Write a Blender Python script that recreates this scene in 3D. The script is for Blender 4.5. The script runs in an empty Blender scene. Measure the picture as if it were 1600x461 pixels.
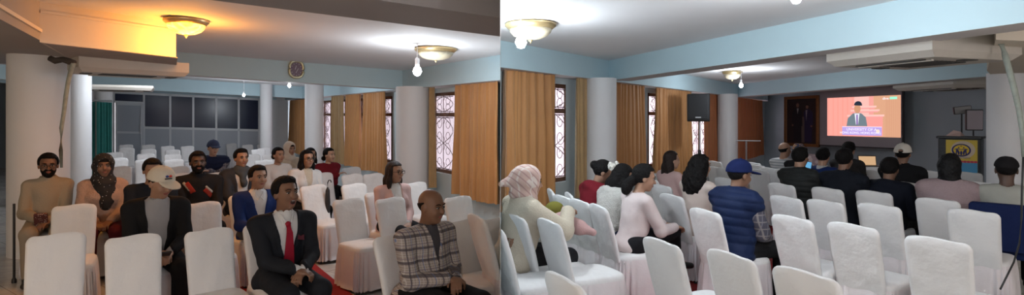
import bpy, math, random
import numpy as np
from mathutils import Vector, Matrix
random.seed(7)
SC = bpy.context.scene
COL = SC.collection
# ---------------------------------------------------------------- camera, world, exposure
FPX = 900.0            # focal length in pixels of the 1600 px wide frame
CAMZ = 1.62
cam_d = bpy.data.cameras.new('camera'); cam = bpy.data.objects.new('camera', cam_d); COL.objects.link(cam)
cam_d.sensor_width = 36.0; cam_d.lens = FPX / 1600 * 36; cam_d.shift_y = -(230.5 - 190.0) / 1600
cam_d.clip_start = 0.05; cam_d.clip_end = 200
cam.location = (0, 0, CAMZ); cam.rotation_euler = (math.pi / 2, 0, 0)
SC.camera = cam
SC.view_settings.view_transform = 'Standard'; SC.view_settings.look = 'None'
SC.view_settings.exposure = 1.2; SC.view_settings.gamma = 1.0; SC.view_settings.use_curve_mapping = False
W = bpy.data.worlds.new('daylight'); SC.world = W; W.use_nodes = True
W.node_tree.nodes['Background'].inputs[0].default_value = (0.93, 0.89, 0.93, 1)
W.node_tree.nodes['Background'].inputs[1].default_value = 1.15
WARM = (1.0, 0.36, 0.04); COOL = (0.86, 0.93, 1.0)
P_COOL = 15.0; P_WARM = 16.0; P_FAR = 15.0; P_FILL = 26.0

# ---------------------------------------------------------------- wing coordinates
# left wing: its floor falls about two degrees towards the window wall and lies a little lower
def gL(x, y): return -0.08 - 0.0097 * y - 0.034 * x
def gR(x, y): return 0.0
def yhL(px): return 171.5 + 0.034 * px
def L(px, py, z):
    Y = FPX * (1.70 - z) / (py - yhL(px)); return Vector(((px - 800) / FPX * Y, Y))
def R(px, py, z):
    Y = FPX * (CAMZ - z) / (py - 190.0); return Vector(((px - 800) / FPX * Y, Y))
def at(px, Y): return Vector(((px - 800) / FPX * Y, Y))
def headingL(px):
    return math.atan((px - 800) / FPX) + math.radians(161.7 + 16 * min(1, max(0, (px - 480) / 250))) - math.atan((px - 391) / 608)
def headingR(px):
    return math.atan((px - 800) / FPX) + math.radians(39.4 - 15 * min(1, max(0, (1150 - px) / 250)) * .55) - math.atan((px - 1191) / 608)

# ---------------------------------------------------------------- materials
MATS = {}
def mat(name, color, rough=0.6, metal=0.0, spec=0.5, bump=0.0, bscale=20.0, vary=0.0, vscale=3.0, emit=None, estr=0.0, sheen=0.0, trans=0.0, alpha=1.0):
    if name in MATS: return MATS[name]
    m = bpy.data.materials.new(name); m.use_nodes = True; nt = m.node_tree; b = nt.nodes['Principled BSDF']
    b.inputs['Base Color'].default_value = (*color, 1); b.inputs['Roughness'].default_value = rough
    b.inputs['Metallic'].default_value = metal; b.inputs['Specular IOR Level'].default_value = spec
    if sheen: b.inputs['Sheen Weight'].default_value = sheen
    if trans: b.inputs['Transmission Weight'].default_value = trans
    if alpha < 1: b.inputs['Alpha'].default_value = alpha
    if emit: b.inputs['Emission Color'].default_value = (*emit, 1); b.inputs['Emission Strength'].default_value = estr
    tc = nt.nodes.new('ShaderNodeTexCoord')
    if vary:
        n = nt.nodes.new('ShaderNodeTexNoise'); n.inputs['Scale'].default_value = vscale; n.inputs['Detail'].default_value = 5
        nt.links.new(tc.outputs['Object'], n.inputs['Vector'])
        mx = nt.nodes.new('ShaderNodeMix'); mx.data_type = 'RGBA'
        mx.inputs[6].default_value = (*[min(1, c * (1 + vary)) for c in color], 1)
        mx.inputs[7].default_value = (*[c * (1 - vary) for c in color], 1)
        nt.links.new(n.outputs['Fac'], mx.inputs[0]); nt.links.new(mx.outputs[2], b.inputs['Base Color'])
    if bump:
        n = nt.nodes.new('ShaderNodeTexNoise'); n.inputs['Scale'].default_value = bscale; n.inputs['Detail'].default_value = 4
        nt.links.new(tc.outputs['Object'], n.inputs['Vector'])
        bp = nt.nodes.new('ShaderNodeBump'); bp.inputs['Strength'].default_value = bump; bp.inputs['Distance'].default_value = 0.02
        nt.links.new(n.outputs['Fac'], bp.inputs['Height']); nt.links.new(bp.outputs['Normal'], b.inputs['Normal'])
    MATS[name] = m; return m
def lines_mat(name, base, layers, rough=0.8):
    """cloth woven with lines: layers = (axis 0..3, period, width, offset, color); axis 3 runs along y+z"""
    m = bpy.data.materials.new(name); m.use_nodes = True; nt = m.node_tree; b = nt.nodes['Principled BSDF']
    b.inputs['Roughness'].default_value = rough
    tc = nt.nodes.new('ShaderNodeTexCoord'); sp = nt.nodes.new('ShaderNodeSeparateXYZ'); nt.links.new(tc.outputs['Object'], sp.inputs[0])
    def math_(op, a, bb):
        n = nt.nodes.new('ShaderNodeMath'); n.operation = op
        for i, v in enumerate((a, bb)):
            if isinstance(v, (int, float)): n.inputs[i].default_value = v
            else: nt.links.new(v, n.inputs[i])
        return n.outputs[0]
    cur = None
    for ax, per, wid, off, colr in layers:
        src = math_('ADD', sp.outputs[1], sp.outputs[2]) if ax == 3 else (math_('SUBTRACT', sp.outputs[0], sp.outputs[1]) if ax == 4 else sp.outputs[ax])
        v = math_('FRACT', math_('ADD', math_('DIVIDE', src, per), 100 + off), 0)
        fac = math_('LESS_THAN', v, wid / per)
        mx = nt.nodes.new('ShaderNodeMix'); mx.data_type = 'RGBA'
        nt.links.new(math_('MULTIPLY', fac, 0.8), mx.inputs[0])
        if cur is None: mx.inputs[6].default_value = (*base, 1)
        else: nt.links.new(cur, mx.inputs[6])
        mx.inputs[7].default_value = (*colr, 1); cur = mx.outputs[2]
    nt.links.new(cur, b.inputs['Base Color']); MATS[name] = m; return m
def dots_mat(name, base, dot, scale=40, thr=0.25):
    m = bpy.data.materials.new(name); m.use_nodes = True; nt = m.node_tree; b = nt.nodes['Principled BSDF']; b.inputs['Roughness'].default_value = 0.85
    tc = nt.nodes.new('ShaderNodeTexCoord'); v = nt.nodes.new('ShaderNodeTexVoronoi'); v.inputs['Scale'].default_value = scale
    nt.links.new(tc.outputs['Object'], v.inputs['Vector'])
    l = nt.nodes.new('ShaderNodeMath'); l.operation = 'LESS_THAN'; l.inputs[1].default_value = thr; nt.links.new(v.outputs['Distance'], l.inputs[0])
    mx = nt.nodes.new('ShaderNodeMix'); mx.data_type = 'RGBA'; nt.links.new(l.outputs[0], mx.inputs[0])
    mx.inputs[6].default_value = (*base, 1); mx.inputs[7].default_value = (*dot, 1); nt.links.new(mx.outputs[2], b.inputs['Base Color'])
    MATS[name] = m; return m

M_wall = mat('wall_paint', (0.56, 0.65, 0.68), 0.7, bump=0.05, bscale=6, vary=0.03)
M_beam = mat('beam_paint', (0.50, 0.66, 0.72), 0.7, bump=0.04, bscale=5, vary=0.03)
M_soff = mat('soffit_paint', (0.62, 0.58, 0.58), 0.75, bump=0.04, bscale=5, vary=0.04)
M_ceil = mat('ceiling_paint', (0.80, 0.79, 0.80), 0.8, bump=0.04, bscale=4, vary=0.03)
M_col = mat('column_paint', (0.78, 0.78, 0.79), 0.6, vary=0.03, bump=0.03, bscale=8)
M_bulk = mat('bulkhead_paint', (0.70, 0.62, 0.52), 0.7, vary=0.06, bump=0.08, bscale=12)
M_rough = mat('raw_plaster', (0.42, 0.36, 0.33), 0.9, vary=0.2, vscale=14, bump=0.4, bscale=30)
M_dark_wall = mat('unlit_wall_shade', (0.33, 0.38, 0.42), 0.75, vary=0.04)  # wall paint darkened: the dimness of unlit walls is put into the colour
M_cover = mat('chair_cover_cloth', (0.74, 0.735, 0.735), 0.75, bump=0.75, bscale=8, vary=0.04, sheen=0.15)
M_skirt = mat('chair_skirt_cloth', (0.72, 0.67, 0.68), 0.6, bump=0.5, bscale=9, vary=0.06, sheen=0.2)
M_blk = mat('black_plastic', (0.015, 0.015, 0.017), 0.45)
M_metal = mat('grey_metal', (0.35, 0.35, 0.36), 0.35, metal=0.9)
M_brass = mat('antique_brass', (0.55, 0.42, 0.22), 0.35, metal=0.8, vary=0.2, vscale=20)
M_alu = mat('aluminium_frame', (0.62, 0.65, 0.68), 0.4, metal=0.1)
M_ac = mat('air_conditioner_plastic', (0.52, 0.48, 0.43), 0.5, vary=0.08, vscale=6)
M_acd = mat('air_grille_dark', (0.07, 0.065, 0.06), 0.6)
M_teal = mat('teal_curtain', (0.01, 0.16, 0.14), 0.7, vary=0.2, vscale=10)
M_gold = mat('golden_brown_curtain', (0.50, 0.235, 0.075), 0.6, vary=0.15, vscale=2.5, bump=0.1, bscale=30, sheen=0.3)
M_gold2 = mat('faded_beige_curtain', (0.42, 0.27, 0.12), 0.65, vary=0.18, vscale=6, bump=0.1, bscale=30, sheen=0.3)
M_rust = mat('rust_brown_curtain', (0.40, 0.13, 0.04), 0.6, vary=0.15, vscale=2.5, bump=0.1, bscale=30, sheen=0.3)
M_wood = mat('dark_wood_frame', (0.16, 0.07, 0.035), 0.45, vary=0.3, vscale=20)
M_iron = mat('painted_iron_grille', (0.10, 0.035, 0.03), 0.5)
M_glass_dark = mat('dark_night_glass', (0.008, 0.016, 0.055), 0.22, spec=0.3)
M_grey_panel = mat('frosted_grey_panel', (0.40, 0.44, 0.50), 0.35, vary=0.03)
M_out = mat('outside_house_wall', (0.80, 0.70, 0.73), 0.9, vary=0.05)

def tile_mat(name, c1, c2, grout, size, rough):
    m = bpy.data.materials.new(name); m.use_nodes = True; nt = m.node_tree; b = nt.nodes['Principled BSDF']
    tc = nt.nodes.new('ShaderNodeTexCoord'); mp = nt.nodes.new('ShaderNodeMapping'); mp.inputs['Rotation'].default_value = (0, 0, 0.6)
    nt.links.new(tc.outputs['Object'], mp.inputs[0])
    br = nt.nodes.new('ShaderNodeTexBrick'); br.offset = 0; br.inputs['Scale'].default_value = 1.0
    br.inputs['Brick Width'].default_value = size; br.inputs['Row Height'].default_value = size; br.inputs['Mortar Size'].default_value = 0.004
    br.inputs['Color1'].default_value = (*c1, 1); br.inputs['Color2'].default_value = (*c2, 1); br.inputs['Mortar'].default_value = (*grout, 1)
    nt.links.new(mp.outputs[0], br.inputs['Vector'])
    n = nt.nodes.new('ShaderNodeTexNoise'); n.inputs['Scale'].default_value = 3; n.inputs['Detail'].default_value = 8; n.inputs['Distortion'].default_value = 1.5
    nt.links.new(tc.outputs['Object'], n.inputs['Vector'])
    rp = nt.nodes.new('ShaderNodeValToRGB'); rp.color_ramp.elements[0].position = 0.35; rp.color_ramp.elements[0].color = (0.78, 0.78, 0.78, 1); rp.color_ramp.elements[1].position = 0.6
    nt.links.new(n.outputs['Fac'], rp.inputs[0])
    mx = nt.nodes.new('ShaderNodeMix'); mx.data_type = 'RGBA'; mx.blend_type = 'MULTIPLY'; mx.inputs[0].default_value = 1
    nt.links.new(br.outputs[0], mx.inputs[6]); nt.links.new(rp.outputs[0], mx.inputs[7]); nt.links.new(mx.outputs[2], b.inputs['Base Color'])
    b.inputs['Roughness'].default_value = rough; return m
M_floorL = tile_mat('marble_tile_floor', (0.60, 0.59, 0.56), (0.56, 0.55, 0.53), (0.25, 0.24, 0.22), 0.6, 0.22)
M_floorR = tile_mat('cream_tile_floor', (0.56, 0.52, 0.42), (0.52, 0.48, 0.40), (0.25, 0.22, 0.2), 0.6, 0.22)
M_carpet = mat('red_carpet', (0.30, 0.012, 0.014), 0.95, vary=0.2, vscale=40, bump=0.3, bscale=200)

# ---------------------------------------------------------------- mesh helpers
class MB:
    def __init__(s): s.v = []; s.f = []; s.m = []; s.mats = []
    def mi(s, m):
        if m not in s.mats: s.mats.append(m)
        return s.mats.index(m)
    def add(s, vs, fs, m=None):
        o = len(s.v); s.v += [tuple(v) for v in vs]; s.f += [tuple(i + o for i in f) for f in fs]; s.m += [s.mi(m)] * len(fs); return s
    def box(s, c, size, rot=None, m=None):
        x, y, z = [k / 2 for k in size]; c = Vector(c)
        vs = [Vector((a * x, b * y, d * z)) for a in (-1, 1) for b in (-1, 1) for d in (-1, 1)]
        if rot is not None: vs = [rot @ v for v in vs]
        return s.add([v + c for v in vs], [(0, 1, 3, 2), (4, 6, 7, 5), (0, 4, 5, 1), (2, 3, 7, 6), (0, 2, 6, 4), (1, 5, 7, 3)], m)
    def rbox(s, c, size, r=0.01, rot=None, m=None, seg=3):
        """box with rounded vertical-plane outline and bevelled faces"""
        x, y, z = [k / 2 for k in size]; r = min(r, x * .98, y * .98, z * .98); c = Vector(c)
        prof = []
        for cx, cz, a0 in ((x - r, z - r, 0), (-x + r, z - r, 90), (-x + r, -z + r, 180), (x - r, -z + r, 270)):
            for i in range(seg + 1):
                a = math.radians(a0 + 90 * i / seg); prof.append((cx, cz, math.cos(a), math.sin(a)))
        rings = []; b = min(r, y) * 0.6
        for yy, k in ((-y, 1 - .6), (-y + b * .35, 1 - .2), (-y + b, 1), (y - b, 1), (y - b * .35, 1 - .2), (y, 1 - .6)):
            rings.append([Vector((px + r * ca - (1 - k) * b * ca * 1.0, yy, pz + r * sa - (1 - k) * b * sa)) for px, pz, ca, sa in prof])
        n = len(prof); vs = [v for ring in rings for v in ring]; fs = []
        for i in range(len(rings) - 1):
            for j in range(n): fs.append((i * n + j, i * n + (j + 1) % n, (i + 1) * n + (j + 1) % n, (i + 1) * n + j))
        fs.append(tuple(range(n))); fs.append(tuple((len(rings) - 1) * n + j for j in reversed(range(n))))
        if rot is not None: vs = [rot @ v for v in vs]
        return s.add([v + c for v in vs], fs, m)
    def prism(s, poly, z0, z1, g=None, m=None):
        g = g or gR; n = len(poly)
        vs = [(p[0], p[1], z0 + g(p[0], p[1])) for p in poly] + [(p[0], p[1], z1 + g(p[0], p[1])) for p in poly]
        fs = [tuple(reversed(range(n))), tuple(range(n, 2 * n))] + [(i, (i + 1) % n, n + (i + 1) % n, n + i) for i in range(n)]
        return s.add(vs, fs, m)
    def lathe(s, prof, n=32, c=(0, 0, 0), rot=None, m=None, sx=1, sy=1):
        vs = []; fs = []; c = Vector(c)
        for r, z in prof:
            for j in range(n):
                a = 2 * math.pi * j / n; v = Vector((r * math.cos(a) * sx, r * math.sin(a) * sy, z))
                vs.append((rot @ v if rot is not None else v) + c)
        for i in range(len(prof) - 1):
            for j in range(n): fs.append((i * n + j, i * n + (j + 1) % n, (i + 1) * n + (j + 1) % n, (i + 1) * n + j))
        if prof[0][0] > 1e-5: fs.append(tuple(reversed(range(n))))
        if prof[-1][0] > 1e-5: fs.append(tuple((len(prof) - 1) * n + j for j in range(n)))
        return s.add(vs, fs, m)
    def tube(s, pts, r, n=8, m=None, closed=False):
        pts = [Vector(p) for p in pts]; k = len(pts); rr = r if isinstance(r, (list, tuple)) else [r] * k
        up = Vector((0, 0, 1)); vs = []; fs = []
        for i, p in enumerate(pts):
            a = pts[(i - 1) % k] if closed or i else pts[0]; b = pts[(i + 1) % k] if closed or i < k - 1 else pts[-1]
            t = (b - a).normalized(); u = t.cross(up)
            if u.length < 0.05: u = t.cross(Vector((1, 0, 0)))
            u.normalize(); w = t.cross(u)
            for j in range(n):
                an = 2 * math.pi * j / n; vs.append(p + (u * math.cos(an) + w * math.sin(an)) * rr[i])
        for i in range(k if closed else k - 1):
            for j in range(n): fs.append((i * n + j, i * n + (j + 1) % n, ((i + 1) % k) * n + (j + 1) % n, ((i + 1) % k) * n + j))
        if not closed: fs.append(tuple(reversed(range(n)))); fs.append(tuple((k - 1) * n + j for j in range(n)))
        return s.add(vs, fs, m)
    def ell(s, c, r, rot=None, m=None, n=16):
        prof = [(math.sin(math.pi * i / (n // 2)), -math.cos(math.pi * i / (n // 2))) for i in range(n // 2 + 1)]
        prof[0] = (0, -1); prof[-1] = (0, 1); vs = []; fs = []; c = Vector(c)
        for a, z in prof:
            for j in range(n):
                t = 2 * math.pi * j / n; v = Vector((a * math.cos(t) * r[0], a * math.sin(t) * r[1], z * r[2])); vs.append((rot @ v if rot is not None else v) + c)
        for i in range(len(prof) - 1):
            for j in range(n): fs.append((i * n + j, i * n + (j + 1) % n, (i + 1) * n + (j + 1) % n, (i + 1) * n + j))
        return s.add(vs, fs, m)
    def mesh(s, name, m=None, smooth=False, angle=40):
        me = bpy.data.meshes.new(name); me.from_pydata(s.v, [], s.f); me.validate(); me.update()
        mats = [x if x is not None else m for x in s.mats]
        for x in mats: me.materials.append(x)
        if len(me.polygons) == len(s.m): me.polygons.foreach_set('material_index', s.m)
        if smooth: me.shade_smooth() if angle is None else smooth_angle(me, angle)
        return me
    def obj(s, name, m=None, parent=None, smooth=False, angle=40):
        o = bpy.data.objects.new(name, s.mesh(name, m, smooth, angle)); COL.objects.link(o)
        if parent is not None: o.parent = parent
        return o
def smooth_angle(me, ang):
    me.polygons.foreach_set('use_smooth', [True] * len(me.polygons))
    me.set_sharp_from_angle(angle=math.radians(ang))
def tag(o, label=None, cat=None, group=None, kind=None):
    if label: o['label'] = label
    if cat: o['category'] = cat
    if group: o['group'] = group
    if kind: o['kind'] = kind
    return o
def empty(name, loc, rz, label, cat, group=None):
    o = bpy.data.objects.new(name, None); COL.objects.link(o); o.location = loc; o.rotation_euler = (0, 0, rz); o.empty_display_size = 0.1
    return tag(o, label, cat, group)
def struct(mb, name, m, smooth=False):
    o = mb.obj(name, m, None, smooth); o['kind'] = 'structure'; return o
def copy_tree(o, parent=None):
    c = o.copy(); COL.objects.link(c); c.parent = parent
    for ch in list(o.children): copy_tree(ch, c)
    return c
# ---------------------------------------------------------------- the shell
def unit(v): return v.normalized()
ZC_L, ZS_L = 2.70, 2.35          # ceiling and beam soffit of the left wing
ZC_R, ZS_R = 2.56, 2.25          # of the right wing
A_L = Vector((-0.16, 8.0)); d_L = unit(Vector((-0.66, 1.0))); n_L = Vector((d_L.y, -d_L.x))      # window wall line, left wing
A_R = Vector((-0.133, 6.67)); d_R = unit(Vector((0.74, 1.0))); n_R = Vector((-d_R.y, d_R.x))
B_0 = Vector((-11.3, 17.0)); d_B = unit(Vector((1, 0.6))); n_B = Vector((-d_B.y, d_B.x))         # glazed back wall, left wing
S_0 = Vector((7.4, 16.8)); d_S = unit(Vector((0.36, -1.0))); n_S = Vector((-d_S.y, d_S.x))       # screen wall, right wing
def on(A, d, px, off=0, n=None):
    """point of a wall line seen at px; off moves the line along its outward normal"""
    P = A + (n * off if n is not None else Vector((0, 0))); k = (px - 800) / FPX
    t = (k * P.y - P.x) / (d.x - k * d.y); return P + d * t
wL = lambda px, off=0: on(A_L, d_L, px, off, n_L)
wR = lambda px, off=0: on(A_R, d_R, px, off, n_R)
wB = lambda px, off=0: on(B_0, d_B, px, off, n_B)
wS = lambda px, off=0: on(S_0, d_S, px, off, n_S)
def seam(y): return -0.02 * y
E = 0.002
OFFW = 0.32
aL = wL(782, OFFW); aR = wR(782, OFFW)
cL = wL(431, OFFW); cornerS = wR(1195, OFFW)
YB = -2.6
floorL = [(seam(-2.6) - .01, YB), (aL.x - E, aL.y), (cL.x, cL.y + .2), (wB(405).x, wB(405).y + .3), (wB(96).x, wB(96).y + .5), (-22.8, 19.4), (-24, 9.6), (-20, YB)]
floorR = [(0.06, YB), (10.5, YB), (11.5, 8), (wS(1620).x, wS(1620).y), (cornerS.x + .3, cornerS.y + .3), (aR.x + E, aR.y)]
struct(MB().prism(floorL, -0.12, 0, gL), 'floor_left', M_floorL)
struct(MB().prism(floorR, -0.12, 0, gR), 'floor_right', M_floorR)
struct(MB().prism(floorL, ZC_L, ZC_L + .15, gL), 'ceiling_left', M_ceil)
struct(MB().prism(floorR, ZC_R, ZC_R + .15, gR), 'ceiling_right', M_ceil)
# thin partition between the two wings, seen edge-on
struct(MB().prism([(seam(2.6) - .0006, 2.6), (seam(2.6) + .0006, 2.6), (aR.x + .0006, aR.y), (aL.x, aL.y + .1), (seam(aL.y) - .0006, aL.y)], -0.3, 2.9), 'wall_middle', M_wall)
# closing walls behind the camera and at the far sides
def wallseg(name, p, q, t, z0, z1, g, m):
    p = Vector(p[:2]); q = Vector(q[:2]); d = (q - p).normalized(); n = Vector((-d.y, d.x)) * t
    return struct(MB().prism([p, q, q + n, p + n], z0, z1, g, m), name, m)
for nm, xa, xb in (('wall_near_left', -20, 0.06), ('wall_near_right', 0.06, 10.5)):      # unseen, behind the viewer: parapet, head, posts; openings added for fill daylight
    mb = MB(); mb.prism([(xa, YB - .15), (xb, YB - .15), (xb, YB), (xa, YB)], -.5, .8); mb.prism([(xa, YB - .15), (xb, YB - .15), (xb, YB), (xa, YB)], 2.35, 3.3)
    k = int((xb - xa) / 2.6)
    for i in range(k + 1):
        x = xa + (xb - xa - .3) * i / k
        if xa < -1 and x < -5.5 and i < k: mb.prism([(x, YB - .15), (x + (xb - xa) / k, YB - .15), (x + (xb - xa) / k, YB), (x, YB)], .8, 2.35); continue
        mb.prism([(x, YB - .15), (x + .3, YB - .15), (x + .3, YB), (x, YB)], .8, 2.35)
    struct(mb, nm, M_wall)
wallseg('wall_side_left', (-24, 9.6), (-20, YB), -.15, -.2, 3.6, gR, M_dark_wall)
wallseg('wall_side_rear', (-22.4, 19.3), (-24, 9.6), -.15, -.2, 3.9, gR, M_dark_wall)
wallseg('wall_side_right', (10.5, YB), (11.5, 8), -.15, -.1, 3.0, gR, M_wall)
wallseg('wall_side_stage', (11.5, 8), wS(1620), -.15, -.1, 3.0, gR, M_dark_wall)
wallseg('wall_screen', wS(1640), cornerS, -.15, -.1, 3.0, gR, M_dark_wall)

# window walls with openings
WINL = [(498, 613), (680, 713)]; WINR = [(792, 884), (1012, 1128), (1146, 1184)]
def window_wall(name, wf, wins, p0, p1, g, zs, zc, n, zb, zt):
    mb = MB(); edges = [p0] + [e for w in wins for e in w] + [p1]
    def seg(a, b, z0, z1):
        pa, pb = wf(a, OFFW), wf(b, OFFW); qa, qb = wf(a, OFFW + .2), wf(b, OFFW + .2)
        mb.prism([pa, pb, qb, qa], z0, z1, g)
    for i in range(0, len(edges), 2): seg(edges[i], edges[i + 1], -.1, zc + .1)
    for a, b in wins: seg(a, b, -.1, zb); seg(a, b, zt, zc + .1)
    struct(mb, name, M_wall)
window_wall('wall_window_left', wL, [(613, 498), (713, 680)][::-1], 782, 431, gL, ZS_L, ZC_L, n_L, .84, 2.28)
window_wall('wall_window_right', wR, WINR, 782, 1195, gR, ZS_R, ZC_R, n_R, .74, 2.17)
def scroll(c, r, turns, s, flip=1):
    return [(c[0] + s * r * (1 - .75 * i / 14) * math.cos(turns * 2 * math.pi * i / 14 + math.pi * (s < 0)), c[1] + flip * r * (1 - .75 * i / 14) * math.sin(turns * 2 * math.pi * i / 14)) for i in range(15)]
def window(name, wf, a, b, zb, zt, g, n, lbl):
    pa, pb = wf(a, OFFW + .10), wf(b, OFFW + .10); u = (pb - pa); Lw = u.length; u = u / Lw
    def P(s, z, o=0): q = pa + u * s + n * o; return Vector((q.x, q.y, z + g(q.x, q.y)))
    fr = MB()
    def bar(s0, s1, z0, z1, t=.04):
        vs = [P(s, z, o) for o in (-t / 2, t / 2) for s, z in ((s0, z0), (s1, z0), (s1, z1), (s0, z1))]
        fr.add(vs, [(0, 1, 2, 3), (7, 6, 5, 4), (0, 4, 5, 1), (1, 5, 6, 2), (2, 6, 7, 3), (3, 7, 4, 0)])
    bar(0, Lw, zb, zb + .06); bar(0, Lw, zt - .06, zt); zm = zb + (zt - zb) * .70; bar(0, Lw, zm, zm + .07)
    k = max(1, round(Lw / .62)); cell = Lw / k
    for i in range(k + 1): bar(max(0, i * cell - .02), min(Lw, i * cell + .02), zb, zt)
    w = fr.obj(name, M_wood); w['kind'] = 'structure'
    gr = MB()
    for i in range(k):
        x0 = i * cell + .05; x1 = (i + 1) * cell - .05; xc = (x0 + x1) / 2; hw = (x1 - x0) / 2
        for z0, z1 in ((zb + .07, zm - .01), (zm + .08, zt - .07)):
            gr.tube([P(xc, z0, -.04), P(xc, z1, -.04)], .007, 5)
            for zz in (z0 + .01, z1 - .01): gr.tube([P(x0, zz, -.04), P(x1, zz, -.04)], .007, 5)
            nrep = max(1, round((z1 - z0) / .42)); hh = (z1 - z0) / nrep
            for j in range(nrep):
                zc_ = z0 + hh * (j + .5)
                for sgn in (-1, 1):
                    gr.tube([P(x0 + (x1 - x0) * (0.5 + sgn * .5 * abs(math.sin(t * math.pi))), zc_ - hh / 2 + hh * t, -.04) for t in [q / 10 for q in range(11)]], .006, 5)
                    for fl in (-1, 1):
                        gr.tube([P(p[0], p[1], -.04) for p in scroll((xc + sgn * hw * .45, zc_ + fl * hh * .25), hw * .38, 1.4, sgn, fl)], .005, 4)
    gr.obj('iron_grille', M_iron, w)
    gl = MB(); gl.add([P(0.03, zb + .03, .01), P(Lw - .03, zb + .03, .01), P(Lw - .03, zt - .03, .01), P(.03, zt - .03, .01), P(0.03, zb + .03, .016), P(Lw - .03, zb + .03, .016), P(Lw - .03, zt - .03, .016), P(.03, zt - .03, .016)],
        [(0, 1, 2, 3), (7, 6, 5, 4), (0, 4, 5, 1), (1, 5, 6, 2), (2, 6, 7, 3), (3, 7, 4, 0)])
    gl.obj('window_pane', M_pane, w)
    return w
M_pane = bpy.data.materials.new('milky_window_glass'); M_pane.use_nodes = True
_nt = M_pane.node_tree; _nt.nodes.remove(_nt.nodes['Principled BSDF'])
_t = _nt.nodes.new('ShaderNodeBsdfTransparent'); _t.inputs[0].default_value = (.96, .95, .96, 1); _gl = _nt.nodes.new('ShaderNodeBsdfGlossy'); _gl.inputs['Roughness'].default_value = .1
_mx = _nt.nodes.new('ShaderNodeMixShader'); _mx.inputs[0].default_value = .06; _nt.links.new(_t.outputs[0], _mx.inputs[1]); _nt.links.new(_gl.outputs[0], _mx.inputs[2]); _nt.links.new(_mx.outputs[0], _nt.nodes['Material Output'].inputs[0])
n_ = 1
for a, b in WINL: window('window_%d' % n_, wL, b, a, .84, 2.28, gL, n_L, ''); n_ += 1
for a, b in WINR: window('window_%d' % n_, wR, a, b, .74, 2.17, gR, n_R, ''); n_ += 1
# ---- beams
def beam(name, p, q, width, z0, z1, g, m=None, side=1, soff=None):
    p = Vector(p); q = Vector(q); d = (q - p).normalized(); n = Vector((-d.y, d.x)) * width * side
    mb = MB(); mb.prism([p, q, q + n, p + n], z0, z1, g, m or M_beam)
    nb = MB(); vs = mb.v
    o = struct(mb, name, m or M_beam); me = o.data
    me.materials.append(soff or M_soff)
    for pl in me.polygons:
        if abs(pl.normal.z) > .8: pl.material_index = len(me.materials) - 1
    return o
def clipline(p, q, px):      # extend line p-q to where it is seen at px
    d = (q - p).normalized(); return on(p, d, px)
# wall-head beams above the curtains
def headbeam(name, wf, a, b, z0, z1, g):
    o = struct(MB().prism([wf(a), wf(b), wf(b, OFFW + .02), wf(a, OFFW + .02)], z0, z1, g), name, M_beam); o.data.materials.append(M_soff)
    for pl in o.data.polygons:
        if abs(pl.normal.z) > .8: pl.material_index = 1
headbeam('trim_1', wL, 781.6, 425, ZS_L, ZC_L + .02, gL)
headbeam('trim_2', wR, 782.4, 1200, ZS_R, ZC_R + .02, gR)
# left: near dark beam, middle beam
p = L(400, 9, ZS_L); q = L(781.6, 57, ZS_L); p2 = clipline(p, q, 230)
dd = (q - p).normalized(); nn = Vector((dd.y, -dd.x)) * .62
q2 = on(q + nn, dd, 781.6)
M_shade = mat('near_beam_shaded', (0.30, 0.27, 0.27), 0.8, vary=0.05)  # beam colour darkened to stand for the shade on the near beam
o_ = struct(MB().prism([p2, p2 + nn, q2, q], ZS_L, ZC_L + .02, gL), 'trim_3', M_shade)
p = L(275, 116, ZS_L); q = L(595, 137, ZS_L); q = Vector(on(p, (q - p).normalized(), 612)); mid_d = (q - p).normalized()
q_ = wL(640, -.0); tt = ((q_ - p).dot(mid_d))
# the middle beam ends on the wall-head beam
def isect(p, d, a, e):
    den = d.x * e.y - d.y * e.x; t = ((a.x - p.x) * e.y - (a.y - p.y) * e.x) / den; return p + d * t
q = isect(p, mid_d, A_L, d_L)
beam('trim_4', p - mid_d * 3.2, q, .35, ZS_L, ZC_L + .02, gL)
MIDP, MIDD = p, mid_d
# second beam further back + beam along the glazed wall
p = L(420, 151, ZS_L); beam('trim_5', p - mid_d * 6.5, isect(p, mid_d, A_L, d_L), .35, ZS_L, ZC_L + .02, gL)
beam('trim_6', wB(60, -.02), wB(432, -.02), .3, 2.33, ZC_L + .02, gL)
# left: raised soffit with bulkheads round the warm lamp
P0 = at(62, 5.27); P_E = at(275, 6.2)
s1 = L(275, 104, ZS_L); s0 = L(115, 92, ZS_L)
struct(MB().prism([P0, P_E, s1, s0], 2.33, ZC_L + .02, gL), 'trim_7', M_bulk)
struct(MB().prism([P0 + Vector((.02, .03)), P_E + Vector((0, .03)), s1, s0], 2.325, 2.332, gL), 'trim_8', M_rough)
Qn = P0 + Vector((.65, -1.14)).normalized() * 3.0
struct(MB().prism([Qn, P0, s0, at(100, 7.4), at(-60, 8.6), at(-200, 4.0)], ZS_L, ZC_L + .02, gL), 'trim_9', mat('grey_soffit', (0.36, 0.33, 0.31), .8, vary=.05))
# small raised mouldings along the top of the orange bulkhead
dv = (P_E - P0).normalized(); nv = Vector((dv.y, -dv.x))
struct(MB().prism([P0, P_E, P_E + nv * .02, P0 + nv * .02], 2.60, 2.625, gL), 'trim_10', M_bulk)
dq = (Qn - P0).normalized(); nq = Vector((-dq.y, dq.x))
struct(MB().prism([P0, Qn, Qn + nq * .02, P0 + nq * .02], 2.42, 2.45, gL), 'trim_11', M_bulk)
# far left dark side room: low beam and rear wall
wallseg('wall_rear_left', at(-260, 19), wB(96, .25), -.15, -.1, 3.0, gL, M_dark_wall)
beam('trim_12', at(-120, 10.2), at(60, 11.2), .3, 2.28, ZC_L + .02, gL)
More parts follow.
